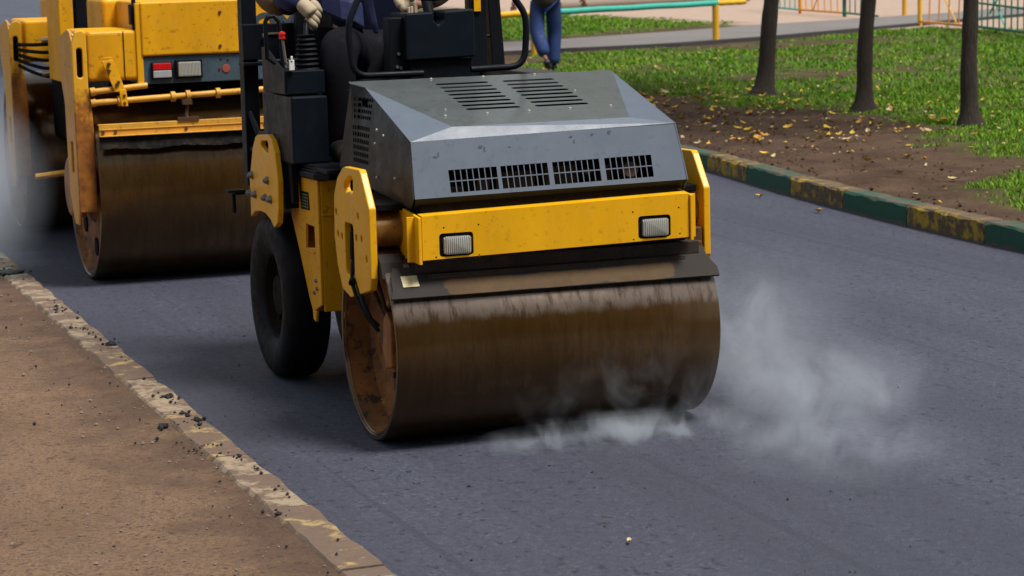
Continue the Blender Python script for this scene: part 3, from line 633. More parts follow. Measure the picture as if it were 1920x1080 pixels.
# rear side plates over the tyres
ro = [(1.36, .992), (1.19, 1.004), (1.13, .985), (1.085, .94), (1.055, .83), (1.062, .72), (1.09, .66), (1.145, .638), (1.20, .665), (1.28, .683), (1.37, .683), (1.46, .672), (1.525, .645), (1.525, .80), (1.45, .935), (1.40, .98)]
rh = [(1.30, .972), (1.20, .978), (1.185, .965), (1.19, .935), (1.21, .928), (1.29, .945), (1.315, .955)]
for s in (-1, 1):
    m = MB(); m.plate(ro, [rh], 0, s*.618, s*.642); o = P(m, 'rear_plate', yellow, bevel=.004)
    m = MB()
    for y, z in ((1.471, .82), (1.213, .82), (1.52, .742), (1.43, .745), (1.26, .747), (1.175, .747)):
        m.lathe([(s*.642, .019), (s*.646, .019), (s*.646, .015), (s*.656, .014), (s*.658, .009), (s*.663, .008), (s*.663, .0005)], (0, y, z), 0, 6)
    P(m, 'bolt', steel, o, split=True)
    m = MB(); m.prism([(1.04, .98), (1.0, .90), (.985, .75), (1.02, .74), (1.05, .82), (1.08, .96)], 0, s*.60, s*.575)
    m.prism([(1.10, 1.0), (1.45, 1.0), (1.55, .75), (1.05, .72)], 0, s*.617, s*.52); P(m, 'fender_bracket', black, bevel=.004, split=True)
m = MB(); m.box(-.70, -.60, 1.55, 1.60, .735, .75); m.box(-.73, -.66, 1.54, 1.60, .745, .755); m.tube([(-.70, 1.57, .74), (-.70, 1.57, .66)], .008, 8); P(m, 'bracket', black)
# tyres: four side by side
TR, TY = .3335, 1.370
for i, x in enumerate((-.532, -.18, .18, .532)):
    w = .095
    prof = [(-w+.03, .175), (-w+.012, .20), (-w+.002, .25), (-w, .285), (-w+.010, .312), (-w+.024, TR-.006), (-w+.045, TR), (w-.045, TR), (w-.024, TR-.006), (w-.010, .312), (w, .285), (w-.002, .25), (w-.012, .20), (w-.03, .175)]
    for q in range(len(prof)): pass
    m = MB(); m.lathe([(x+a, r) for a, r in prof], (0, TY, TR+.001), 0, 96)
    wh = P(m, 'tyre', rubber, smooth=True)
    m = MB()
    for sg in (-1, 1):
        m.lathe([(x+sg*(w-.03), .177), (x+sg*(w-.035), .165), (x+sg*.02, .15), (x+sg*.015, .09), (x+sg*.05, .08), (x+sg*.05, .0005)], (0, TY, TR+.001), 0, 48)
        for k in range(6):
            a = k*math.pi/3; m.lathe([(x+sg*.015, .011), (x+sg*.035, .011), (x+sg*.035, .0005)], (0, TY+.115*math.cos(a), TR+.115*math.sin(a)), 0, 6)
    P(m, 'rim', paint('rim_paint', (.006, .005, .004), .8, 0, (.05, .018, .006), .4, 8, spec=.1), wh, smooth=True)
m = MB(); m.lathe([(-.45, .05), (.45, .05)], (0, TY, TR), 0, 16, cap=True); m.box(-.40, .40, 1.25, 1.50, .30, .5); P(m, 'rear_axle', blacker)
# operator platform
m = MB(); m.box(-.56, .56, .62, 1.95, .885, .905); m.box(-.46, .56, .52, .66, .86, 1.20); P(m, 'deck', black, bevel=.004)
m = MB(); m.box(-.615, -.47, .90, 1.36, .905, 1.165); m.box(-.40, -.30, 1.15, 1.8, .905, 1.10); P(m, 'side_console', navy, bevel=.007, split=True)
m = MB(); m.box(-.622, -.47, .93, 1.20, 1.172, 1.262); m.prism([(.93, 1.172), (.93, 1.262), (1.20, 1.345), (1.28, 1.345), (1.28, 1.172)], 0, -.63, -.623); P(m, 'control_console', navy, bevel=.007)
m = MB(); m.box(.47, .60, .95, 1.85, .905, 1.20); P(m, 'rear_box', paint('dusty_box', (.035, .03, .026), .6), bevel=.006, split=True)
m = MB(); m.box(-.58, .1, 1.80, 1.86, 1.27, 1.42); m.box(-.58, -.2, 1.80, 1.90, 1.245, 1.262); P(m, 'rear_guard', black, bevel=.004)
m = MB(); m.box(-.48, -.43, 1.794, 1.80, 1.375, 1.382); m.lathe([(1.79, .010), (1.785, .008), (1.785, .0005)], (-.49, 0, 1.37), 1, 10); P(m, 'guard_stud', brass, split=True)
# seat
m = MB(); m.box(-.38, .14, 1.20, 1.72, 1.06, 1.20); m.hexa([(-.38, 1.62, 1.18), (.14, 1.62, 1.18), (.14, 1.74, 1.18), (-.38, 1.74, 1.18)], [(-.36, 1.74, 1.62), (.12, 1.74, 1.62), (.12, 1.84, 1.62), (-.36, 1.84, 1.62)]); m.box(-.3, .06, 1.3, 1.65, .905, 1.06)
P(m, 'seat', rubber, bevel=.03, seg=3)
# control lever with bellows, side loop, red knob lever
m = MB()
R = []
for i in range(15):
    z = 1.262+i*.0095; rr_ = (.052 if i % 2 == 0 else .042)-.0011*i; R.append([(-.515+rr_*math.cos(a*math.pi/12), 1.02+rr_*math.sin(a*math.pi/12), z) for a in range(24)])
m.rings(R); bel = P(m, 'lever_bellows', rubber, smooth=False)
m = MB(); m.tube([(-.515, 1.02, 1.38), (-.495, 1.09, 1.43), (-.462, 1.125, 1.535)], .010, 10); m.ball((-.462, 1.125, 1.54), (.017, .017, .010), 8); P(m, 'drive_lever', black, smooth=True)
m = MB(); m.tube([(-.600, .93, 1.262), (-.622, .93, 1.30), (-.632, .93, 1.39)], .0055, 8); lv = P(m, 'throttle_lever', steel, smooth=True)
m = MB(); m.lathe([(1.383, .006), (1.388, .013), (1.398, .011), (1.404, .014), (1.412, .012), (1.416, .0005)], (-.633, .93, 0), 2, 14); P(m, 'lever_knob', red, lv, smooth=True)
m = MB(); m.box(-.612, -.592, .915, .925, 1.265, 1.305); m.box(-.606, -.598, .912, .92, 1.30, 1.32); P(m, 'lever_tag', white, lv, bevel=.002)
m = MB(); m.tube([(-.64, 1.02, 1.29), (-.672, 1.02, 1.31), (-.674, 1.02, 1.45), (-.665, 1.02, 1.468), (-.64, 1.02, 1.472), (-.622, 1.02, 1.45), (-.612, 1.02, 1.38), (-.612, 1.02, 1.27)], .009, 10); P(m, 'guard_loop', black, smooth=True)
# steering console
m = MB()
cn = [(-.245, 1.475), (-.135, 1.478), (-.133, 1.445), (-.115, 1.428), (-.097, 1.445), (-.095, 1.479), (.026, 1.484), (.026, 1.305), (-.245, 1.300)]
m.prism([(x, z) for x, z in cn], 1, .58, .78); P(m, 'steering_console', navy, bevel=.006)
m = MB(); m.box(-.225, .02, .60, .76, 1.18, 1.30); m.box(-.30, -.24, .62, .70, 1.22, 1.46); P(m, 'console_pedestal', black, bevel=.004)
m = MB()
for x, z in ((-.265, 1.325), (-.258, 1.272), (-.272, 1.276)): m.lathe([(-.0, .007), (-.006, .006), (-.006, .0005)], (x, .62, z), 1, 8)
P(m, 'console_bolt', steel, split=True)
m = MB(); m.box(-.205, -.195, .64, .65, 1.47, 1.50); m.box(-.19, -.178, .64, .652, 1.47, 1.505); m.box(-.215, -.207, .64, .65, 1.47, 1.497); P(m, 'console_switch', plain('switch', (.55, .4, .3), .4), bevel=.002, split=True)
m = MB(); R = []
for k in range(41):
    a = k*2*math.pi/40; R.append((-.11+.19*math.cos(a), .80+.17*math.sin(a), 1.60+.07*math.sin(a)))
m.tube(R, .013, 10, cap=False); m.tube([(-.11, .70, 1.45), (-.11, .80, 1.60)], .02, 10)
for a in (0, 120, 240): m.tube([(-.11, .80, 1.60), (-.11+.19*math.cos(math.radians(a)), .80+.17*math.sin(math.radians(a)), 1.60+.07*math.sin(math.radians(a)))], .009, 8)
P(m, 'steering_wheel', rubber, smooth=True)
# hoop handrails
def bend(pts, r=.045, n=5):
    P_ = [Vector(p) for p in pts]; out = [P_[0]]
    for i in range(1, len(P_)-1):
        a = (P_[i-1]-P_[i]); b = (P_[i+1]-P_[i]); rr_ = min(r, a.length*.45, b.length*.45); A = P_[i]+a.normalized()*rr_; B = P_[i]+b.normalized()*rr_
        for k in range(n+1):
            t = k/n; out.append(A*(1-t)**2+P_[i]*2*t*(1-t)+B*t*t)
    return out+[P_[-1]]
for pts in ([(-.19, .56, 1.252), (-.462, .56, 1.252), (-.474, .56, 1.40), (-.470, .56, 1.46), (-.36, .60, 1.66), (-.11, .62, 1.70)], [(.0, .56, 1.258), (.215, .56, 1.262), (.226, .56, 1.40), (.222, .56, 1.46), (.10, .60, 1.66), (-.11, .62, 1.70)]):
    m = MB(); m.tube(bend(pts, .06), .0125, 12); P(m, 'handrail', black, smooth=True)
# roll-over frame
m = MB(); m.hexa([(-.572, 1.85, .74), (-.508, 1.85, .74), (-.508, 1.93, .74), (-.572, 1.93, .74)], [(-.565, 1.85, 2.45), (-.503, 1.85, 2.45), (-.503, 1.93, 2.45), (-.565, 1.93, 2.45)])
m.hexa([(.560, 1.85, .74), (.625, 1.85, .74), (.625, 1.93, .74), (.560, 1.93, .74)], [(.50, 1.85, 2.0), (.55, 1.85, 2.0), (.55, 1.93, 2.0), (.50, 1.93, 2.0)])
m.hexa([(.50, 1.85, 2.0), (.55, 1.85, 2.0), (.55, 1.93, 2.0), (.50, 1.93, 2.0)], [(.46, 1.85, 2.45), (.52, 1.85, 2.45), (.52, 1.93, 2.45), (.46, 1.93, 2.45)])
m.box(-.572, .53, 1.852, 1.928, 2.452, 2.52)
m.tube([(-.55, 1.86, 1.05), (-.53, 1.70, .90)], .012, 8)
P(m, 'rollover_frame', black, bevel=.006)
m = MB(); m.box(.42, .50, 1.80, 1.86, 1.10, 1.52); m.tube([(.48, 1.86, 1.33), (.56, 1.86, 1.33)], .008, 8); P(m, 'frame_bracket', black, bevel=.004)
m = MB(); m.box(.44, .47, 1.79, 1.798, 1.44, 1.50); P(m, 'belt_guide', yellow)
# mudguard strut seen beside the left post
m = MB(); m.tube([(-.50, 1.75, 1.07), (-.52, 1.60, .98), (-.56, 1.50, .88)], .012, 8); P(m, 'strut', steel, smooth=True)
# ================================================================ far roller (tandem, two steel drums)
R2 = thing('road_roller', 'larger all-yellow tandem roller following behind, with red and white rear lamp, hoses and brown drum', 'road roller', (0, 4.75, 0))
OFF = Vector((0, -4.75, 0))
def Q(mb, name, mat, par=None, split=False, **k):
    mb.v = [(x, y-4.75, z) for x, y, z in mb.v]; par = par if par is not None else R2
    return build_split(mb, name, mat, par, **k) if split else mb.build(name, mat, par, **k)
ydk = paint('dusty_yellow', (.66, .33, .03), .5, 0, (.12, .06, .02), .45, 4)
for yc in (4.75, 7.35):
    m = MB(); R_ = .5; m.lathe([(-.772, R_-.03), (-.785, R_-.02), (-.785, R_-.005), (-.778, R_), (.778, R_), (.785, R_-.005), (.785, R_-.02), (.772, R_-.03)], (0, yc, R_+.001), 0, 128)
    d2 = Q(m, 'drum', drum_m, smooth=True)
    for s in (-1, 1):
        m = MB(); m.lathe([(s*.78, R_-.028), (s*.745, R_-.04), (s*.74, .2), (s*.76, .18), (s*.76, .0005)], (0, yc, R_+.001), 0, 72); e_ = Q(m, 'drum_end', orust, d2, smooth=True)
        m = MB()
        for k in range(6):
            a = k*math.pi/3+.3; m.lathe([(s*.745, .05), (s*.751, .05), (s*.751, .0005)], (0, yc+.33*math.cos(a), R_+.33*math.sin(a)), 0, 14)
        Q(m, 'drum_plug', blacker, d2, split=True)
def leg(y0, s):
    # outer cheek plate with slots; inner rusted fork
    def T(p): return [(y+y0, z) for y, z in p]
    ch = T([(0, 1.29), (.05, 1.335), (.12, 1.348), (.36, 1.31), (.41, 1.24), (.40, 1.10), (.30, .96), (.28, .50), (.16, .33), (.05, .33), (.0, .42)])
    sl = T([(.10, .60), (.18, .60), (.18, .76), (.10, .76)])
    m = MB(); m.plate(ch, [sl], 0, s*.885, s*.870); Q(m, 'cheek_plate', ydk, bevel=.006)
    fr = [(s*.885, 1.27), (s*.865, 1.335), (s*.835, 1.345), (s*.808, 1.33), (s*.808, 1.05), (s*.795, .95), (s*.790, .80), (s*.790, .40), (s*.885, .40)]
    so = [(s*(.847+.016*math.cos(a)), 1.175+.016*math.sin(a)+(.06 if math.sin(a) > 0 else -.06)) for a in np.linspace(0, 2*math.pi, 18, endpoint=False)]
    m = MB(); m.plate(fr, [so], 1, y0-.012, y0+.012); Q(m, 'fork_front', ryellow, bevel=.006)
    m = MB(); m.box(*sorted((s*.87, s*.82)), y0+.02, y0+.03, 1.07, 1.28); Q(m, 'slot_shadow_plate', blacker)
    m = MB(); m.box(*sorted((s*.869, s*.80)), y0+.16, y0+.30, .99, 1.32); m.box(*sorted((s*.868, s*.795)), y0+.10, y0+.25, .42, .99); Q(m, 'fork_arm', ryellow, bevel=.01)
    m = MB(); m.lathe([(s*.79, .17), (s*.86, .16), (s*.865, .14), (s*.865, .0005)], (0, y0+.43, .50), 0, 32); m.box(*sorted((s*.79, s*.86)), y0+.05, y0+.40, .42, .62); Q(m, 'fork_hub', ryellow, bevel=.01)
    m = MB()
    for k in range(4): m.lathe([(s*.865, .012), (s*.875, .011), (s*.875, .0005)], (0, y0+.03+.055*k, 1.315+.006*k), 0, 8)
    for k in range(4): m.lathe([(s*.885, .008), (s*.887, .008), (s*.887, .0005)], (0, y0+.06+.06*k, 1.16), 0, 8)
    Q(m, 'fork_bolt', brass, split=True)
for s in (-1, 1): leg(4.33, s); leg(6.62, s)
# front cross box and its rounded left shoulder
def rbox(x0, x1, y0, y1, z0, z1, name, mat, bev=.03, par=None):
    m = MB(); m.box(x0, x1, y0, y1, z0, z1); return Q(m, name, mat, par, bevel=bev, seg=4)
rbox(-.806, -.52, 4.35, 4.95, 1.075, 1.335, 'shoulder_box', yellow2, .022)
m = MB(); m.box(-.612, -.608, 4.346, 4.349, 1.08, 1.33); Q(m, 'panel_seam', blacker)
rbox(.52, .806, 4.35, 4.95, 1.075, 1.335, 'shoulder_box', yellow2, .022)
rbox(-.52, .56, 4.33, 5.50, 1.195, 1.476, 'hood', yellow2, .012)
m = MB(); m.hexa([(-.52, 4.345, 1.05), (.56, 4.345, 1.05), (.56, 4.9, 1.05), (-.52, 4.9, 1.05)], [(-.52, 4.345, 1.192), (.56, 4.345, 1.192), (.56, 4.9, 1.192), (-.52, 4.9, 1.192)]); lp = Q(m, 'lamp_panel', slate, bevel=.004)
m = MB(); m.box(-.545, -.512, 4.34, 4.37, 1.04, 1.47); Q(m, 'hood_edge', yellow2, bevel=.004)
m = MB(); m.box(-.475, -.365, 4.325, 4.345, 1.075, 1.163); tl = Q(m, 'tail_lamp', black, bevel=.004)
m = MB(); m.box(-.468, -.372, 4.312, 4.326, 1.122, 1.158); Q(m, 'lamp_lens', lampred, tl, bevel=.004)
m = MB(); m.box(-.468, -.372, 4.312, 4.326, 1.082, 1.120); Q(m, 'lamp_lens', plain('clear_lens', (.35, .35, .36), .2), tl, bevel=.004)
m = MB(); m.box(-.350, -.205, 4.322, 4.345, 1.073, 1.172); hl = Q(m, 'headlight', black, bevel=.004)
m = MB(); m.box(-.338, -.217, 4.308, 4.322, 1.084, 1.160); Q(m, 'lens', lens, hl, bevel=.006)
m = MB(); m.lathe([(4.345, .022), (4.341, .02), (4.341, .0005)], (-.075, 0, 1.115), 1, 12); Q(m, 'reflector', plain('faded_red', (.30, .06, .03), .6))
m = MB()
for x, z in ((-.11, 1.115), (-.10, 1.172), (-.062, 1.165)): m.lathe([(4.345, .007), (4.340, .006), (4.340, .0005)], (x, 0, z), 1, 8)
for x, z in ((-.10, 1.41), (-.105, 1.235)): m.lathe([(4.330, .009), (4.324, .008), (4.324, .0005)], (x, 0, z), 1, 8)
Q(m, 'panel_bolt', rustm, split=True)
# lettering on the hood face
fc = D.curves.new('lettering', 'FONT'); fc.body = 'BOMAG'; fc.size = .165; fc.extrude = .001; fc.offset = .006; fc.space_character = 1.05
fo_ = D.objects.new('lettering', fc); C.objects.link(fo_); bpy.context.view_layer.update()
tm = D.meshes.new_from_object(fo_.evaluated_get(bpy.context.evaluated_depsgraph_get())); D.objects.remove(fo_)
tm.materials.clear(); tm.materials.append(plain('lettering_grey', (.04, .06, .08), .5)); to = D.objects.new('hood_lettering', tm); C.objects.link(to); to.parent = R2
xs_ = [v.co.x for v in tm.vertices]; k = .53/(max(xs_)-min(xs_)); to.rotation_euler = (math.pi/2, 0, 0); to.scale = (k, .9, 1); to.location = (-.008, 4.3265-4.75, 1.293)
# upper works
rbox(-.60, -.40, 5.0, 5.5, 1.30, 1.49, 'upper_block', yellow2, .03)
m = MB(); m.box(-.565, -.515, 4.36, 4.42, 1.36, 1.465); m.box(-.555, -.525, 4.355, 4.40, 1.335, 1.36); m.tube([(-.54, 4.39, 1.46), (-.545, 4.40, 1.60)], .012, 8); Q(m, 'cable_plug', rubber, bevel=.006)
rbox(-.70, -.615, 5.85, 6.3, 1.0, 2.2, 'cab_pillar', yellow2, .01)
rbox(-.60, -.53, 5.85, 5.95, 1.15, 2.3, 'frame_post', black, .008)
rbox(-.50, -.42, 5.9, 6.3, 1.0, 2.0, 'side_post', slate, .008)
m = MB(); m.box(-.52, -.40, 6.4, 6.6, 1.25, 1.52); Q(m, 'blue_canister', plain('blue_plastic', (.02, .07, .3), .4), bevel=.01)
rbox(-.42, .5, 5.5, 6.6, 1.05, 1.30, 'cab_floor', blacker, .01)
rbox(-.79, -.45, 6.65, 7.2, 1.09, 1.345, 'rear_shoulder', yellow2, .022)
rbox(-.45, .7, 6.6, 8.2, 1.0, 1.45, 'rear_hood', yellow2, .02)
rbox(-.60, .6, 4.9, 6.9, .62, 1.06, 'articulated_frame', blacker, .02)
m = MB(); m.tube([(-.86, 6.0, .45), (-.6, 6.0, .47)], .018, 8); Q(m, 'tow_bar', ydk)
for k in range(5):
    m = MB(); z0 = 1.20-.035*k; m.tube(bend([(-.84, 6.63, 1.20-.03*k), (-.78, 6.50, 1.20-.04*k), (-.68, 6.45, z0-.015*k), (-.55, 6.45, 1.22-.045*k), (-.44, 6.5, 1.24-.045*k)], .06), .011, 8); hz = Q(m, 'hydraulic_hose', rubber, smooth=True)
    if k in (0, 4):
        m = MB(); m.tube([(-.72, 6.44, 1.225-.05*k), (-.60, 6.44, 1.24-.05*k)], .018, 8); Q(m, 'hose_fitting', brass, hz, smooth=True)
# spray pipes, bracket and scraper beam
m = MB(); m.tube([(-.785, 4.32, 1.025), (-.50, 4.34, 1.045)], .016, 12); m.tube([(-.80, 4.32, 1.024), (-.775, 4.32, 1.027)], .022, 10); Q(m, 'spray_pipe', ydk, smooth=True)
m = MB(); m.tube([(-.785, 4.32, .968), (.78, 4.34, 1.02)], .016, 12); m.tube([(-.80, 4.32, .967), (-.775, 4.32, .969)], .021, 10)
for x in (-.66, -.38, -.30, -.14): m.tube([(x, 4.32+.01*(x+.785), .968+.033*(x+.785)), (x+.022, 4.32+.01*(x+.785), .968+.033*(x+.807))], .027, 10)
Q(m, 'spray_pipe', ydk, smooth=True)
m = MB(); m.hexa([(-.735, 4.315, 1.17), (-.675, 4.315, 1.175), (-.675, 4.325, 1.175), (-.735, 4.325, 1.17)], [(-.722, 4.315, 1.20), (-.68, 4.315, 1.20), (-.68, 4.325, 1.20), (-.722, 4.325, 1.20)])
m.hexa([(-.675, 4.295, 1.02), (-.620, 4.295, 1.025), (-.620, 4.305, 1.025), (-.675, 4.305, 1.02)], [(-.735, 4.31, 1.18), (-.675, 4.31, 1.185), (-.675, 4.32, 1.185), (-.735, 4.32, 1.18)])
m.hexa([(-.645, 4.29, .945), (-.612, 4.29, .945), (-.612, 4.30, .945), (-.645, 4.30, .945)], [(-.655, 4.293, 1.03), (-.618, 4.293, 1.03), (-.618, 4.303, 1.03), (-.655, 4.303, 1.03)])
hb = Q(m, 'hanger_bracket', yellow2, bevel=.002)
m = MB()
for x, z in ((-.70, 1.165), (-.70, 1.13), (-.665, 1.06), (-.655, 1.07), (-.63, .96), (-.63, 1.0)): m.lathe([(4.312, .009), (4.286, .008), (4.286, .0005)], (x, 0, z), 1, 6)
Q(m, 'bracket_bolt', rustm, hb, split=True)
m = MB(); m.box(-.775, .77, 4.262, 4.272, .795, .850); m.box(-.775, .77, 4.262, 4.31, .850, .857); m.box(-.775, .77, 4.235, 4.262, .795, .800); m.box(-.775, .77, 4.257, 4.262, .828, .832)
bm_ = Q(m, 'scraper_beam', ydk, bevel=.0015)
m = MB()
for x in (-.755, -.69, -.32, .1): m.lathe([(4.262, .009), (4.252, .008), (4.252, .0005)], (x, 0, .815), 1, 6)
Q(m, 'beam_bolt', rustm, bm_, split=True)
m = MB(); m.tube([(-.305, 4.30, .97), (-.300, 4.30, .93), (-.31, 4.29, .88), (-.30, 4.28, .86)], .009, 8); m.box(-.36, -.25, 4.255, 4.29, .857, .875); m.box(-.33, -.28, 4.27, 4.31, .94, .965); Q(m, 'beam_hanger', rustm)
m = MB(); R = []; rr = random.Random(3)
for i in range(80):
    x = -.775+1.545*i/79; zb = .728+.012*math.sin(i*.35)*.5+rr.uniform(-.003, .003); R.append([(x, 4.270, .796), (x, 4.262, .796), (x, 4.262-.02, zb), (x, 4.270-.014, zb)])
m.rings(R); Q(m, 'rubber_flap', paint('crusted_rubber', (.006, .006, .007), .8, 0, (.07, .05, .03), .6, 14, streak=False, bmp=.5, spec=.1))
# ================================================================ people
def person_head(par, c, face, hair=hairm, cap=None, s=1.0):
    pass
def body(name_root, joints, edges, par): return skin('body', joints, edges, skinm, par)
OP = thing('person', 'driver seated on the near roller in blue jacket, brown sleeves and knitted gloves', 'person', (-.13, 1.42, 1.20))
def rel(o, pts): return [(p[0]-o.location.x, p[1]-o.location.y, p[2]-o.location.z, p[3]) for p in pts]
J = [(-.13, 1.46, 1.30, .12), (-.13, 1.50, 1.50, .12), (-.13, 1.47, 1.74, .11), (-.13, 1.45, 1.86, .055), (-.13, 1.42, 1.97, .085), (-.13, 1.42, 2.07, .085),
     (-.32, 1.46, 1.76, .05), (-.53, 1.40, 1.56, .04), (-.51, 1.14, 1.515, .022), (.06, 1.46, 1.76, .05), (.12, 1.24, 1.56, .04), (-.11, .92, 1.50, .03),
     (-.22, 1.42, 1.26, .09), (-.385, 1.00, 1.345, .062), (-.405, 1.02, .99, .03), (-.405, .93, .95, .024), (-.04, 1.42, 1.26, .09), (.0, 1.00, 1.34, .062), (.07, 1.02, .99, .03), (.09, .93, .95, .024)]
E_ = [(0, 1), (1, 2), (2, 3), (3, 4), (4, 5), (2, 6), (6, 7), (7, 8), (2, 9), (9, 10), (10, 11), (0, 12), (12, 13), (13, 14), (14, 15), (0, 16), (16, 17), (17, 18), (18, 19)]
skin('body', rel(OP, J), E_, skinm, OP)
jp = [(-.13, 1.46, 1.22, .13), (-.13, 1.50, 1.48, .155), (-.13, 1.48, 1.72, .14), (-.13, 1.45, 1.83, .075), (-.33, 1.46, 1.76, .075), (-.56, 1.42, 1.57, .062), (-.535, 1.20, 1.505, .046), (.08, 1.46, 1.76, .075), (.14, 1.24, 1.57, .06), (-.05, 1.0, 1.52, .046)]
skin('jacket', rel(OP, jp), [(0, 1), (1, 2), (2, 3), (2, 4), (4, 5), (2, 7), (7, 8)], paint('navy_jacket', (.004, .006, .02), .85, 0, (.003, .004, .012), .5, 10, bmp=.5, spec=.1), OP)
skin('sleeve', rel(OP, [(-.50, 1.455, 1.64, .062), (-.575, 1.43, 1.56, .072), (-.56, 1.32, 1.52, .066), (-.535, 1.245, 1.52, .062)]), [(0, 1), (1, 2), (2, 3)], browncloth, OP)
skin('cuff', rel(OP, [(-.550, 1.27, 1.535, .056), (-.530, 1.18, 1.528, .053), (-.505, 1.13, 1.515, .046)]), [(0, 1), (1, 2)], bluecloth, OP)
skin('sleeve', rel(OP, [(.08, 1.44, 1.70, .07), (.14, 1.24, 1.57, .064), (.02, 1.06, 1.53, .056), (-.04, .99, 1.52, .05)]), [(0, 1), (1, 2), (2, 3)], browncloth, OP)
# open jacket flaps hanging over the thighs
m = MB(); ox, oy, oz = OP.location
fl = [(-.44, 1.30, 1.52), (-.40, 1.18, 1.475), (-.34, 1.12, 1.44), (-.28, 1.10, 1.425), (-.25, 1.12, 1.41)]
m.rings([[(x-ox, y-oy, z-oz), (x-ox, y+.02-oy, z+.09-oz), (x-ox+.01, y+.05-oy, z+.10-oz), (x-ox+.01, y+.03-oy, z-oz)] for x, y, z in fl]); f1 = m.build('jacket_flap', bluecloth, OP, bevel=.01)
m = MB(); fl = [(-.27, 1.0, 1.60, .03), (-.262, .99, 1.50, .026), (-.25, .98, 1.43, .02), (-.24, .98, 1.39, .012)]
m.rings([[(x-w*.6-ox, y-oy, z-oz), (x+w*.6-ox, y-.01-oy, z-oz), (x+w*.6-ox, y+.02-oy, z-oz), (x-w*.6-ox, y+.025-oy, z-oz)] for x, y, z, w in fl]); m.build('jacket_flap', bluecloth, OP, bevel=.008)
tr = [(-.13, 1.46, 1.28, .14), (-.22, 1.42, 1.27, .11), (-.31, 1.18, 1.335, .092), (-.385, 1.005, 1.345, .083), (-.398, .99, 1.27, .078), (-.40, 1.0, 1.12, .068), (-.405, 1.02, .93, .066), (-.04, 1.42, 1.27, .11), (-.02, 1.2, 1.33, .092), (.0, 1.005, 1.34, .083), (.03, 1.0, 1.26, .078), (.07, 1.0, 1.12, .068), (.09, 1.02, .93, .066)]
skin('trousers', rel(OP, tr), [(0, 1), (1, 2), (2, 3), (3, 4), (4, 5), (5, 6), (0, 7), (7, 8), (8, 9), (9, 10), (10, 11), (11, 12)], darkcloth, OP)
for x in (-.405, .09): skin('boot', rel(OP, [(x, 1.02, 1.10, .058), (x, 1.04, .97, .055), (x, .98, .945, .05), (x, .88, .935, .042)]), [(0, 1), (1, 2), (2, 3)], shoe_m, OP)
def hand(par, wrist, fdir, curl, side, mat, thick=1.0):
    """gloved fist: palm block from the wrist, four curled fingers stacked along `side`, thumb from the side of the palm"""
    w = Vector(wrist); f = Vector(fdir).normalized(); c = Vector(curl).normalized(); s_ = Vector(side).normalized(); ob = par.location
    def T(p, r): p = p-ob; return (p.x, p.y, p.z, r)
    pts = [T(w-f*.02, .032), T(w+f*.015, (.038, .032)), T(w+f*.045, (.044, .034)), T(w+f*.062, (.040, .030))]; ed = [(0, 1), (1, 2), (2, 3)]
    skin('glove', pts, ed, mat, par)
    for i, (o_, l) in enumerate(((.032, .95), (.011, 1.05), (-.011, 1.0), (-.031, .82))):
        b = w+f*.056+s_*o_*1.05; k1 = b+f*.020*l+c*.010; k2 = k1+c*.030*l+f*.004; k3 = k2+c*.010-f*.020*l; k4 = k3-f*.012-c*.006
        skin('glove_finger', [T(b-f*.03, .018), T(k1, .0172), T(k2, .016), T(k3, .0145), T(k4, .012)], [(0, 1), (1, 2), (2, 3), (3, 4)], mat, par)
    b = w+f*.035+s_*.030+c*.008; skin('glove_thumb', [T(b, .015), T(b+s_*.020+f*.012+c*.012, .0145), T(b+s_*.020+f*.030+c*.030, .0125), T(b+s_*.012+f*.038+c*.044, .011)], [(0, 1), (1, 2), (2, 3)], mat, par)
hand(OP, (-.497, 1.12, 1.510), (.60, -.42, -.66), (.25, .85, -.3), (.35, .2, .9), glove)
hand(OP, (-.13, .90, 1.545), (-.5, -.6, -.45), (.2, -.5, -.6), (-.6, .3, .5), glove)
m = MB(); m.ball((-.13-ox, 1.405-oy, 2.03-oz), (.078, .095, .115), 12)
m.ball((-.13-ox, 1.305-oy, 2.02-oz), (.012, .018, .022), 6)
for s in (-1, 1): m.ball((-.13+s*.08-ox, 1.41-oy, 2.02-oz), (.012, .02, .03), 6)
m.build('face', skinm, OP, smooth=True)
m = MB(); m.ball((-.13-ox, 1.42-oy, 2.10-oz), (.09, .105, .06), 10); m.box(-.20-ox, -.06-ox, 1.24-oy, 1.36-oy, 2.075-oz, 2.085-oz); m.build('cap', bluecloth, OP, bevel=.004, smooth=True)
# pedestrian walking away on the lawn
PD = thing('person', 'pedestrian walking away across the lawn in blue jeans and dark jacket', 'person', (7.74, 20.4, .115))
PD.rotation_euler = (0, 0, math.radians(-14))
g0 = PD.location.z; K = lambda pts: [(x, y, z, r) for x, y, z, r in pts]
lh, rh = -.085, .115
Jp = K([(.02, 0, .92, .11), (.02, .0, 1.15, .11), (.02, .02, 1.40, .12), (.02, .04, 1.53, .055), (.02, .06, 1.63, .085), (.02, .06, 1.74, .085), (-.17, .02, 1.42, .05), (-.28, .05, 1.15, .042), (-.36, .10, .90, .032), (.21, .02, 1.42, .05), (.34, -.02, 1.16, .042), (.50, .0, .92, .032),
        (-.08, 0, .88, .075), (-.10, -.05, .50, .055), (-.035, -.25, .20, .025), (.0, -.25, .12, .02), (.12, 0, .88, .075), (.13, .08, .48, .055), (.11, .02, .08, .04), (.12, .14, .04, .035)])
skin('body', Jp, [(0, 1), (1, 2), (2, 3), (3, 4), (4, 5), (2, 6), (6, 7), (7, 8), (2, 9), (9, 10), (10, 11), (0, 12), (12, 13), (13, 14), (14, 15), (0, 16), (16, 17), (17, 18), (18, 19)], skinm, PD)
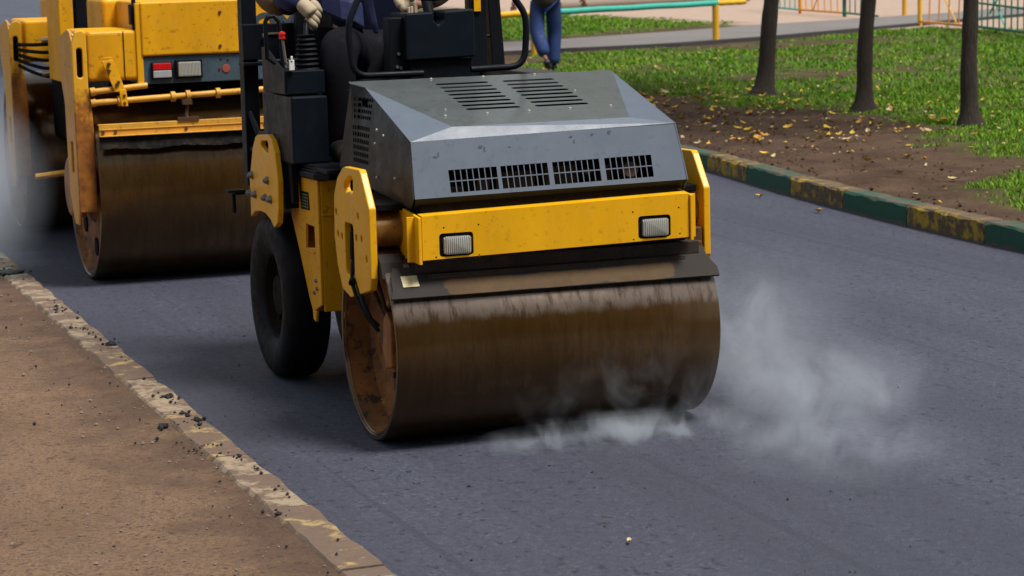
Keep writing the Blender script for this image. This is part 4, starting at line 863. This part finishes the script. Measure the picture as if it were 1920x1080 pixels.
skin('jeans', K([(.02, 0, .95, .145), (-.075, 0, .84, .11), (-.10, -.01, .66, .115), (-.10, -.06, .48, .102), (-.055, -.17, .32, .094), (-.03, -.25, .19, .086), (.115, 0, .84, .11), (.13, .03, .66, .115), (.135, .06, .48, .102), (.12, .04, .27, .094), (.11, .02, .07, .09)]), [(0, 1), (1, 2), (2, 3), (3, 4), (4, 5), (0, 6), (6, 7), (7, 8), (8, 9), (9, 10)], denim, PD)
skin('jacket', K([(.02, 0, .75, .20), (.02, 0, 1.0, .19), (.02, .0, 1.2, .175), (.02, .02, 1.40, .16), (.02, .04, 1.50, .08), (-.18, .02, 1.40, .08), (-.29, .05, 1.15, .068), (-.345, .09, .95, .055), (.22, .02, 1.40, .08), (.34, -.02, 1.16, .068), (.46, -.01, .97, .055)]), [(0, 1), (1, 2), (2, 3), (3, 4), (3, 5), (5, 6), (6, 7), (3, 8), (8, 9), (9, 10)], olive, PD)
skin('shoe', K([(-.02, -.31, .16, .045), (-.01, -.27, .11, .048), (.03, -.20, .04, .04)]), [(0, 1), (1, 2)], shoe_m, PD)
skin('shoe', K([(.11, -.03, .05, .048), (.12, .06, .045, .048), (.125, .16, .035, .038)]), [(0, 1), (1, 2)], shoe_m, PD)
pdsk = plain('hand_skin', (.5, .2, .14), .6)
for (x, y, z, s) in ((-.365, .10, .89, -1), (.505, 0, .915, 1)):
    skin('hand', K([(x, y, z+.02, .028), (x+s*.01, y, z-.03, .034), (x+s*.015, y, z-.07, .028)]), [(0, 1), (1, 2)], pdsk, PD)
    for k in range(4): skin('finger', K([(x+s*.012-.03+.02*k, y, z-.06, .011), (x+s*.014-.03+.02*k, y+.01, z-.10, .010), (x+s*.01-.03+.02*k, y+.03, z-.12+.004*k, .008)]), [(0, 1), (1, 2)], pdsk, PD)
    skin('thumb', K([(x-s*.02, y+.01, z-.02, .012), (x-s*.04, y+.02, z-.06, .010)]), [(0, 1)], pdsk, PD)
m = MB(); m.ball((.02, .06, 1.68), (.085, .10, .12), 12); m.build('hair', hairm, PD, smooth=True)
# ================================================================ trees
bark, nt, b, L = nodes('bark')
c = mix(nt, noise(nt, 9, 8, .7, geo(nt, (3, 3, .6))), (.010, .007, .005), (.085, .058, .040)); L(c, b.inputs['Base Color']); b.inputs['Roughness'].default_value = .9
bump(nt, b, noise(nt, 22, 8, .7, geo(nt, (2.5, 2.5, .5))), 1, .04)
def leafmat(name, a, bb):
    mt, nt, b, L = nodes(name); oi = nt.nodes.new('ShaderNodeNewGeometry')
    L(mix(nt, oi.outputs['Random Per Island'], a, bb), b.inputs['Base Color']); b.inputs['Roughness'].default_value = .6; b.inputs['Transmission Weight'].default_value = 0; return mt
foliage = leafmat('autumn_foliage', (.05, .09, .015), (.22, .17, .02))
def crown_mesh(seed, n=3600, c=(0, 0, 6.6), rad=(2.3, 2.3, 2.6)):
    r = np.random.default_rng(seed); cl = r.normal(size=(34, 3)); cl /= np.linalg.norm(cl, axis=1)[:, None]; cl *= (r.uniform(.35, 1, (34, 1)))**.5
    ctr = cl[r.integers(0, 34, n)]+r.normal(size=(n, 3))*.15; P_ = ctr*np.array(rad)+np.array(c)
    V = []; F = []
    a = r.normal(size=(n, 3)); a /= np.linalg.norm(a, axis=1)[:, None]; b_ = np.cross(a, r.normal(size=(n, 3))); b_ /= np.linalg.norm(b_, axis=1)[:, None]; s_ = r.uniform(.08, .14, (n, 1))*(rad[0]/2.3)**.8
    V = np.stack([P_-a*s_, P_+b_*s_*.5, P_+a*s_, P_-b_*s_*.5], 1).reshape(-1, 3)
    me = D.meshes.new('crown'); me.from_pydata(V.tolist(), [], [(4*i, 4*i+1, 4*i+2, 4*i+3) for i in range(n)]); me.materials.append(foliage); return me
def tree(x, y, r0, lean, label, seed):
    t = thing('tree', label, 'tree', (x, y, VZ-.03), 0, 'young trees in the lawn'); r = random.Random(seed)
    m = MB(); n = 60; path = []; rad = []
    for i in range(n):
        z = 7.0*i/(n-1); path.append((lean[0]*z+.016*math.sin(z*4.1+seed), lean[1]*z+.02*math.cos(z*1.7+seed), z)); rad.append((r0*(1-.10*z)*(1+.8*math.exp(-z/.06)+.12*math.exp(-z/.3)))*(1+r.uniform(-.05, .05)))
    m.tube(path, rad, 18)
    tk = m.build('trunk', bark, t, smooth=True)
    m = MB()
    for k in range(9):
        z = 3.4+.36*k; a = k*2.4+seed; p = Vector((lean[0]*z, lean[1]*z, z)); d = Vector((math.cos(a), math.sin(a), .9)).normalized(); ln = r.uniform(1.4, 2.5)
        m.tube([p, p+d*ln*.4, p+d*ln*.75+Vector((0, 0, .1)), p+d*ln+Vector((0, 0, .25))], [r0*.42, r0*.3, r0*.2, .006], 7)
    m.build('limb', bark, tk)
    cr = D.objects.new('crown', crown_mesh(seed, c=(lean[0]*6, lean[1]*6, 6.6))); C.objects.link(cr); cr.parent = t
tree(7.79, 14.18, .088, (.125, 0), 'left tree of the three on the lawn, dark trunk leaning to the right', 1)
tree(7.51, 11.50, .074, (.065, 0), 'middle tree of the three on the lawn, slim dark trunk', 2)
tree(7.45, 9.50, .072, (.003, 0), 'right tree of the three on the lawn, upright dark trunk nearest the kerb', 3)
t = thing('tree', 'large tree added behind the driver for hood reflections, crown above the frame', 'tree', (7.0, 26.6, VZ-.03))  # mostly hidden tree, added to darken the reflection in the hood roof
m = MB(); m.tube([(0, 0, -.1), (.02, 0, .3), (.05, .05, 3), (0, .1, 7), (.1, 0, 12), (.1, .1, 17)], [.42, .30, .26, .22, .15, .03], 16); tk = m.build('trunk', bark, t, smooth=True)
m = MB()
for k in range(12):
    z = 7+.7*k; a = k*2.4; d = Vector((math.cos(a), math.sin(a), .7)).normalized(); p = Vector((.05, .05, z)); m.tube([p, p+d*2.2, p+d*4+Vector((0, 0, .4))], [.10, .06, .012], 7)
m.build('limb', bark, tk)
cr = D.objects.new('crown', crown_mesh(77, 9000, (0, 0, 13.5), (6.5, 6.5, 6.5))); C.objects.link(cr); cr.parent = t
# ================================================================ pipe barrier
ypipe = paint('yellow_pipe_paint', (.75, .40, .015), .5, 0, (.25, .14, .03), .3, 8); tpipe = paint('turquoise_pipe_paint', (.04, .42, .32), .5, 0, (.05, .16, .12), .35, 8)
def pipe_at(x): return 25.05+(x-9.69)*(26.55-25.05)/(13.0-9.69)
pb = thing('pipe_barrier', 'low turquoise and yellow pipe barrier beside the footpath', 'barrier', (12.95, 26.4, VZ))
bo = pb.location
def pbm(m, name, mat): m.v = [(x-bo.x, y-bo.y, z-bo.z) for x, y, z in m.v]; return m.build(name, mat, pb, smooth=True)
zt = .72
for a, b_, mt in ((13.6, 12.98, ypipe), (12.98, 9.3, tpipe), (9.3, 7.6, ypipe)):
    n_ = 12; m = MB(); m.tube([(a+(b_-a)*i/n_, pipe_at(a+(b_-a)*i/n_), zt+.003*math.sin(i*1.7+a)) for i in range(n_+1)], .047, 12); pbm(m, 'rail', mt)
for x in (12.95, 9.25):
    m = MB(); m.tube([(x, pipe_at(x), .03), (x, pipe_at(x), zt-.03)], .055, 12); pbm(m, 'post', ypipe)
# ================================================================ playground fences
ygr = paint('green_fence_paint', (.01, .17, .09), .5, 0, (.02, .05, .03), .4, 8); yor = paint('orange_fence_paint', (.75, .30, .02), .5, 0, (.2, .1, .02), .3, 8)
def fence(p0, p1, mat, bars, label, lean=0, post=None, diag=None, mid=False, toprail=None, h=1.1):
    t = thing('fence_panel', label, 'fence', (p0[0], p0[1], VZ), 0, 'painted playground fence panels'); d = Vector((p1[0]-p0[0], p1[1]-p0[1], 0)); Ln = d.length; u = d/Ln
    def at(s, z): return tuple(u*s+Vector((0, 0, z)))
    m = MB(); m.tube([at(0, .06), at(Ln, .06)], .022, 8); m.build('rail', mat, t, smooth=True)
    m = MB(); m.tube([at(0, h), at(Ln, h)], .022, 8); m.build('rail', mat, t, smooth=True)
    if mid: m = MB(); m.tube([at(0, .45), at(Ln, .40)], .018, 8); m.build('rail', mat, t, smooth=True)
    if toprail: m = MB(); m.tube([at(0, .62), at(Ln, .66)], .022, 8); m.build('rail', toprail, t, smooth=True)
    for s in np.linspace(0, Ln, bars+2)[1:-1]:
        m = MB(); m.tube([at(s, .06), at(min(Ln, max(0, s+lean)), h)], .013, 6); m.build('bar', mat, t, smooth=True)
    if diag:
        for a, za, b2, zb, mt in diag: m = MB(); m.tube([at(a*Ln, za), at(b2*Ln, zb)], .015, 6); m.build('brace', mt, t, smooth=True)
    m = MB(); m.tube([at(0, -.1), at(0, h+.05)], .04 if post else .028, 10); m.build('post', post or mat, t, smooth=True)
fence((18.22, 29.34), (17.68, 26.75), yor, 4, 'orange fence panel right of the middle tree', .10, ypipe, [(.75, .10, .45, .62, ypipe), (.45, .62, .2, 1.0, ypipe)])
fence((17.62, 26.42), (16.6, 22.6), ygr, 11, 'green fence panel at the top right corner of the photo', .03, tpipe, [(.10, .95, .42, .10, tpipe), (.2, .3, .5, .95, tpipe)], True, yor)
fence((20.85, 41.0), (20.14, 37.85), tpipe, 6, 'turquoise fence panel right of the left tree', .06, tpipe)
fence((20.14, 37.85), (19.70, 35.0), yor, 6, 'yellow and orange fence panel left of the middle tree', -.10, yor, [(.55, .7, .3, .06, yor)])
fence((19.70, 35.0), (19.15, 32.6), ygr, 5, 'green fence panel standing just behind the middle tree', .08, ygr, [(.1, .95, .0, .1, rustm)])
t = thing('bollard_post', 'lone yellow post on the sand between the fence panels', 'post', (20.87, 34.64, VZ)); m = MB(); m.tube([(0, 0, -.1), (0, 0, .95)], .05, 12); m.build('post', ypipe, t, smooth=True); m = MB(); m.ball((0, 0, .95), .055, 8); m.build('cap', ypipe, t, smooth=True)
t = thing('swing_seat', 'dark tilted seat on a post behind the green fence panel', 'seat', (19.2, 26.2, VZ)); m = MB(); m.hexa([(-.05, -.3, .35), (.05, -.3, .35), (.05, .3, .42), (-.05, .3, .42)], [(-.05, -.3, .40), (.05, -.3, .40), (.05, .3, .47), (-.05, .3, .47)]); m.build('seat', black, t, bevel=.01); m = MB(); m.tube([(0, .1, 0), (0, 0, .8)], .05, 8); m.build('post', black, t)
# parked car far beyond, only its sills and wheels come into the frame
def car(x, y, rz, label, col):
    t = thing('parked_car', label, 'car', (x, y, VZ), rz)
    m = MB(); sec = [(-2.1, .25), (-2.12, .6), (-2.0, .85), (-1.2, .95), (-.7, 1.38), (.75, 1.42), (1.5, .98), (2.05, .92), (2.15, .6), (2.1, .25)]
    m.prism([(a, z) for a, z in sec], 1, -.82, .82); m.build('body', plain('car_paint', col, .3), t, bevel=.06, seg=3)
    for sx_ in (-1.3, 1.32):
        for sy_ in (-.80, .80):
            m = MB(); m.lathe([(-.11, .0005), (-.11, .31), (-.09, .33), (.09, .33), (.11, .31), (.11, .0005)], (sx_, sy_, .33), 1, 24); m.build('wheel', rubber, t, smooth=True)
    for sy_ in (-.825, .825): m = MB(); m.prism([(-1.1, .98), (-.65, 1.32), (.70, 1.34), (1.35, 1.0)], 1, sy_-.004, sy_+.004); m.build('window', plain('car_glass', (.01, .012, .015), .1), t)
car(21.6, 50.5, math.radians(-20), 'dark parked car at the far end, only wheels in frame', (.02, .02, .025))
t = thing('log', 'long weathered grey log lying beyond the turquoise barrier', 'log', (19.6, 46.5, VZ)); m = MB(); m.tube([(-2.0, -.8, .12), (0, 0, .13), (4.2, 1.6, .12)], .13, 10); m.build('bark_surface', plain('weathered_wood', (.25, .2, .16), .9), t, smooth=True)
# ================================================================ unseen block added behind the viewer for reflections
def block(name, label, x0, x1, y0, y1, h, wallc, facade):
    t = thing(name, label, 'building', ((x0+x1)/2, (y0+y1)/2, 0)); cx_, cy_ = (x0+x1)/2, (y0+y1)/2
    m = MB(); m.box(x0-cx_, x1-cx_, y0-cy_, y1-cy_, -.5, h); m.build('wall', paint('render_wall', wallc, .9, 0, (.05, .045, .04), .3, 1), t)
    m = MB(); m.box(x0-cx_-.4, x1-cx_+.4, y0-cy_-.4, y1-cy_+.4, h, h+.5); m.build('roof', blacker, t)
    g = plain('window_glass', (.02, .025, .03), .1); nf = int(h/3)
    for f in range(nf):
        for i in range(int((x1-x0)/4)):
            x = x0-cx_+2+i*4; m = MB(); m.box(x-.8, x+.8, y1-cy_, y1-cy_+.06, 1+f*3, 2.5+f*3); m.build('window', g, t)
block('reflection_block', 'unseen grey block added behind the viewer for reflections', -34, 30, -36, -24, 16, (.12, .10, .09), 1)
# ================================================================ grass, leaves, crumbs
def tufts(n, box, thr, hh, seed, name):
    r = np.random.default_rng(seed); x = r.uniform(box[0], box[1], n); y = r.uniform(box[2], box[3], n)
    g, s, p = classes(x, y); kx_ = kerbx(y); keep = (g > thr+r.uniform(0, .5, n)) & (x > kx_+.22) & (~p); x = x[keep]; y = y[keep]; g = g[keep]; n = len(x)
    nb = 5; X = np.repeat(x, nb)+r.normal(size=n*nb)*.022; Y = np.repeat(y, nb)+r.normal(size=n*nb)*.022; G = np.repeat(g, nb); m = n*nb
    h = r.uniform(.45, 1.2, m)*hh*(.5+.6*G); a = r.uniform(0, 6.283, m); w = r.uniform(.003, .006, m)*(1+Y/18); ln = r.uniform(.1, .9, m)*h; b = r.uniform(0, 6.283, m)
    z = VZ-.02+(fbm(X, Y, 2.2, 5, 21)-.5)*.07
    dx, dy = np.cos(a)*w, np.sin(a)*w; lx, ly = np.cos(b)*ln, np.sin(b)*ln
    V = np.stack([np.stack([X-dx, Y-dy, z], -1), np.stack([X+dx, Y+dy, z], -1), np.stack([X+lx*.35+dx*.7, Y+ly*.35+dy*.7, z+h*.6], -1), np.stack([X+lx, Y+ly, z+h], -1), np.stack([X+lx*.35-dx*.7, Y+ly*.35-dy*.7, z+h*.6], -1)], 1).reshape(-1, 3)
    me = D.meshes.new(name); me.vertices.add(len(V)); me.vertices.foreach_set('co', V.astype(np.float32).ravel())
    me.loops.add(m*5); me.loops.foreach_set('vertex_index', np.arange(m*5, dtype=np.int32)); me.polygons.add(m); me.polygons.foreach_set('loop_start', np.arange(0, m*5, 5, dtype=np.int32)); me.polygons.foreach_set('loop_total', np.full(m, 5, dtype=np.int32)); me.update(calc_edges=True)
    return me
def mk_grassmat():
    mt, nt, b, L = nodes('grass_blades'); g = nt.nodes.new('ShaderNodeNewGeometry')
    c = mix(nt, ramp(nt, noise(nt, .8, 5, .6), [(.35, 0), (.65, 1)]), (.06, .25, .003), (.17, .36, .010))
    c = mix(nt, ramp(nt, g.outputs['Random Per Island'], [(0, 0), (.8, .35), (.93, .6), (.97, 1)]), c, (.28, .27, .06))
    L(c, b.inputs['Base Color']); b.inputs['Roughness'].default_value = .6; b.inputs['Specular IOR Level'].default_value = .25
    return mt
gm = mk_grassmat()
for nm, n, bx_, hh, lab in (('grass', 38000, (4.2, 14, 2.5, 14), .045, 'green grass between the kerb and the three trees'), ('grass', 42000, (6.5, 26, 14, 46), .058, 'green and dry grass on the lawn behind the trees')):
    me = tufts(n, bx_, .12, hh, 5+n, nm); me.materials.append(gm); o = D.objects.new(nm, me); C.objects.link(o); tag(o, lab, 'grass', kind='stuff')
leafm = [plain('leaf_yellow', (.60, .40, .03), .6), plain('leaf_gold', (.52, .27, .03), .6), plain('leaf_pale', (.50, .38, .19), .65), plain('leaf_brown', (.26, .13, .05), .7)]
def leaf_geo(seed):
    r = random.Random(seed); m = MB(); L_ = 1.0; w = r.uniform(.16, .36); cu = r.uniform(.2, .8); n = 5; A = []; B = []; Cn = []
    for i in range(n+1):
        t = i/n; ww = w*math.sin(math.pi*min(1, t*.92+.04))**.8*(1+.25*r.uniform(-1, 1)); zz = cu*(t-.5)**2*1.6; A.append((t-.5, -ww, zz+abs(ww)*cu)); Cn.append((t-.5, 0, zz)); B.append((t-.5, ww, zz+abs(ww)*cu*r.uniform(.3, 1.6)))
    vs = A+Cn+B; fs = []
    for i in range(n): fs += [(i, i+1, n+1+i+1, n+1+i), (n+1+i, n+1+i+1, 2*n+2+i+1, 2*n+2+i)]
    m.add(vs, fs); me = D.meshes.new('fallen_leaf'); me.from_pydata(m.v, [], m.f); return me
lmesh = []
for k in range(12):
    me = leaf_geo(k); me.materials.append(leafm[(0, 0, 1, 2, 0, 1, 2, 3, 0, 2, 1, 2)[k]]); lmesh.append(me)
lcol = {leafm[0].name: 'yellow', leafm[1].name: 'golden orange', leafm[2].name: 'pale buff', leafm[3].name: 'brown'}
def gz_(x, y): return VZ-.012+(float(fbm(np.array([x]), np.array([y]), 2.2, 5, 21)[0])-.5)*.07+(float(fbm(np.array([x]), np.array([y]), 12, 3, 5)[0])-.5)*.02
lr = random.Random(5); cnt = 0
while cnt < 295:
    y = lr.uniform(3.2, 15.5); x = lr.uniform(float(kerbx(y))+.2, 9.5)
    g = float(classes(np.array([x]), np.array([y]))[0][0]); dens = math.exp(-((x-6.5)/1.3)**2)*sstep(5.5, 11.5, y)+.07
    if lr.random() > dens*(1.0 if g < .3 else .45): continue
    me = lmesh[lr.randrange(12)]; o = D.objects.new('fallen_leaf', me); C.objects.link(o); s_ = lr.uniform(.04, .075)*(1+.03*y); o.scale = (s_, s_, s_)
    o.location = (x, y, gz_(x, y)+.008+(.03 if g > .4 else 0)); o.rotation_euler = (lr.uniform(-.35, .35), lr.uniform(-.35, .35), lr.uniform(0, 6.3))
    where = 'in the green grass' if g > .4 else 'on the bare soil behind the kerb'
    tag(o, f'{lcol[me.materials[0].name]} fallen leaf lying {where}', 'leaf', f'{lcol[me.materials[0].name]} leaves {where}'); cnt += 1
for (x, y, k, lab) in ((-.346, -1.756, 3, 'small golden leaf scrap on the asphalt at the bottom of the photo'), (4.10, 6.35, 5, 'orange leaf on the asphalt against the right kerb'), (4.03, 5.35, 2, 'pale leaf on the asphalt by the yellow kerb stone')):
    o = D.objects.new('fallen_leaf', lmesh[k]); C.objects.link(o); o.scale = (.035, .035, .035) if y < 0 else (.06, .06, .06); o.location = (x-(.12 if y > 0 else 0), y, .008); o.rotation_euler = (0, 0, .4*k); tag(o, lab, 'leaf')
def litter(n):
    r = np.random.default_rng(8); y = r.uniform(4, 24, n); x = kerbx(y)+.2+r.uniform(0, 9, n); g = classes(x, y)[0]; dn = np.exp(-((x-6.6)/1.4)**2)*sstep(5, 11, y)+.22
    k = r.uniform(0, 1, n) < dn; x, y, g = x[k], y[k], g[k]; n = len(x); a = r.uniform(0, 6.28, n); s_ = r.uniform(.008, .026, n)*(1+.03*y); z = VZ-.002+(fbm(x, y, 2.2, 5, 21)-.5)*.07+.03*(g > .3)
    ca, sa = np.cos(a)*s_, np.sin(a)*s_; t1, t2 = r.uniform(-.5, .5, (2, n))
    V = np.stack([np.stack([x-ca, y-sa, z+t1*s_], -1), np.stack([x+sa*.45, y-ca*.45, z+.004], -1), np.stack([x+ca, y+sa, z+t2*s_], -1), np.stack([x-sa*.45, y+ca*.45, z+.006], -1)], 1).reshape(-1, 3)
    me = D.meshes.new('leaf_litter'); me.from_pydata(V.tolist(), [], [(4*i, 4*i+1, 4*i+2, 4*i+3) for i in range(n)]); mt, nt, b, L = nodes('litter'); g_ = nt.nodes.new('ShaderNodeNewGeometry')
    L(ramp(nt, g_.outputs['Random Per Island'], [(0, (.60, .42, .04)), (.35, (.50, .26, .03)), (.6, (.50, .38, .2)), (1, (.20, .10, .04))]), b.inputs['Base Color']); b.inputs['Roughness'].default_value = .7; me.materials.append(mt)
    o = D.objects.new('leaf_litter', me); C.objects.link(o); tag(o, 'small scraps of yellow and brown leaf scattered on soil and lawn', 'leaf litter', kind='stuff')
litter(3600)
def bits(name, pts, mat, lab, cat, rmin, rmax, seed, z0):
    r = random.Random(seed); m = MB()
    for x, y in pts:
        s_ = r.uniform(rmin, rmax)*(1 if r.random() < .8 else 1.7); z = z0+s_*.3; q = [Vector((r.uniform(.6, 1.2)*a, r.uniform(.6, 1.2)*b_, r.uniform(.5, 1)*c_))*s_ for a, b_, c_ in ((1, 0, 0), (-1, 0, 0), (0, 1, 0), (0, -1, 0), (0, 0, 1), (0, 0, -1))]
        m.add([(x+v.x, y+v.y, z+v.z) for v in q], [(0, 2, 4), (2, 1, 4), (1, 3, 4), (3, 0, 4), (2, 0, 5), (1, 2, 5), (3, 1, 5), (0, 3, 5)])
    return tag(m.build(name, mat), lab, cat, kind='stuff')
br = random.Random(9)
tar = plain('asphalt_crumb', (.012, .013, .017), .45)
def lumpc(cx, cy_, n, sx_, sy_): return [(br.gauss(cx, sx_), br.gauss(cy_, sy_)) for _ in range(n)]
pts = []
for (x, y, n) in ((-1.178, 4.924, 60), (-1.109, 2.277, 8), (-1.135, .946, 6), (-1.133, .596, 6), (-1.13, .429, 12), (-1.234, -.03, 14), (-1.162, -.282, 8), (-1.177, -1.118, 5), (-1.15, 3.4, 20), (-1.13, 2.8, 12)): pts += lumpc(x, y, n, .035, .07 if n < 60 else .05)
pts += [(-1.12+abs(br.gauss(0, .03))*-1, br.uniform(-2, 6.5)) for _ in range(60)]+[(-1.24-abs(br.gauss(0, .35)), br.uniform(-2.5, 6)) for _ in range(70)]
bits('asphalt_crumbs', pts, tar, 'black asphalt crumbs strewn along the left kerb stones', 'crumbs', .003, .008, 1, .036)
bits('gravel', [(-1.24-abs(br.gauss(0, 1.1)), br.uniform(-2.6, 7)) for _ in range(1100)], plain('pale_grit', (.2, .15, .12), .9), 'pale and brown grit on the earth footway', 'gravel', .0025, .006, 2, .030)
bits('road_grit', [(br.uniform(-1.0, 3.5), br.uniform(-2.6, 3)) for _ in range(220)], tar, 'small dark asphalt grains on the fresh road', 'grit', .002, .005, 3, .0)
bits('soil_clods', [(lambda y: (float(kerbx(y))+.2+abs(br.gauss(0, 1.0)), y))(br.uniform(3, 12)) for _ in range(800)], plain('clod', (.075, .047, .031), .95, 0, .1), 'small clods of brown earth behind the right kerb', 'soil', .004, .014, 4, VZ-.015)
for i, (x, y, lab) in enumerate(((-1.109, 2.277, 'asphalt lump on the left kerb below the far roller'), (-1.135, .946, 'asphalt lump on the pale kerb stones left of the rear tyre'), (-1.13, .45, 'asphalt lump on the left kerb level with the drum'), (-1.277, .376, 'small round asphalt lump on the earth footway'), (-1.178, 4.924, 'largest heap of black asphalt on the left kerb at the photo edge'))):
    m = MB(); r = random.Random(i); m.ball((0, 0, .006), (.012, .018, .009) if i < 4 else (.075, .05, .012), 6)
    for k in range(7 if i < 4 else 16):
        m.ball((r.gauss(0, .011 if i < 4 else .06), r.gauss(0, .016 if i < 4 else .03), .006), (r.uniform(.005, .011), r.uniform(.006, .013), r.uniform(.005, .012)), 4)
    o = m.build('asphalt_lump', tar); o.location = (x, y, .034); tag(o, lab, 'asphalt lump', 'lumps of spilled asphalt')
# ================================================================ steam
def steam(name, lab, c, r, dens, nscale, seed, thr=(.45, .75), pw=1.5, rot=0, shear=(0, 0), color=(.84, .9, .98)):
    m = MB(); m.ball((0, 0, 0), 1.0, 16); mt = D.materials.new(name); mt.use_nodes = True; nt = mt.node_tree; nt.nodes.remove(nt.nodes['Principled BSDF']); L = nt.links.new
    v = nt.nodes.new('ShaderNodeVolumePrincipled'); v.inputs['Color'].default_value = (*color, 1); v.inputs['Anisotropy'].default_value = .2
    tc = nt.nodes.new('ShaderNodeTexCoord'); ln = nt.nodes.new('ShaderNodeVectorMath'); ln.operation = 'LENGTH'; L(tc.outputs['Object'], ln.inputs[0])
    f = ramp(nt, ln.outputs['Value'], [(0, 1), (.35, .75), (.7, .22), (1, 0)])
    mp = nt.nodes.new('ShaderNodeMapping'); L(geo(nt), mp.inputs[0]); mp.inputs['Location'].default_value = (seed*3.1, seed*1.7, seed); mp.inputs['Scale'].default_value = (1.1, 1, .8); mp.inputs['Rotation'].default_value = (0, .6, 0)
    n_ = ramp(nt, noise(nt, nscale, 9, .68, mp.outputs[0], .8), [(thr[0], 0), (thr[1], 1)])
    k = nt.nodes.new('ShaderNodeMath'); k.operation = 'MULTIPLY'; L(f, k.inputs[0]); L(n_, k.inputs[1])
    k2 = nt.nodes.new('ShaderNodeMath'); k2.operation = 'MULTIPLY'; L(k.outputs[0], k2.inputs[0]); k2.inputs[1].default_value = dens
    L(k2.outputs[0], v.inputs['Density']); L(v.outputs[0], nt.nodes['Material Output'].inputs['Volume'])
    o = m.build(name, mt); o.location = c; o.scale = r; o.rotation_euler = (0, 0, rot); tag(o, lab, 'steam', kind='stuff'); return o
steam('steam', 'cloud of white steam drifting off the asphalt right of the drum', (.98, -.30, .11), (.48, .54, .22), 6, 3.8, 1, (.43, .70))
steam('steam', 'tail of steam climbing beside the right end of the drum', (.92, .10, .26), (.26, .30, .30), 6, 5.5, 7, (.44, .70))
steam('steam', 'thin veil of steam low over the asphalt right of the drum', (.70, -1.0, .05), (.50, .65, .07), 6, 4.0, 2, (.42, .74))
steam('steam', 'wisps of steam curling along the foot of the drum', (.18, -.44, .03), (.60, .13, .085), 22, 9, 3, (.44, .66))
steam('steam', 'faint steam rising against the face of the drum', (.25, -.44, .16), (.55, .12, .20), 2.8, 8, 4, (.48, .70))
steam('steam', 'faint steam above the asphalt between drum and right kerb', (1.25, .75, .22), (.45, .75, .32), 1.4, 3.4, 5, (.42, .72))
steam('steam', 'grey steam beside the far roller at the left photo edge', (-1.35, 6.5, .40), (.65, 1.9, .65), 3.2, 1.6, 6, (.25, .65))
print('objects', len(D.objects))
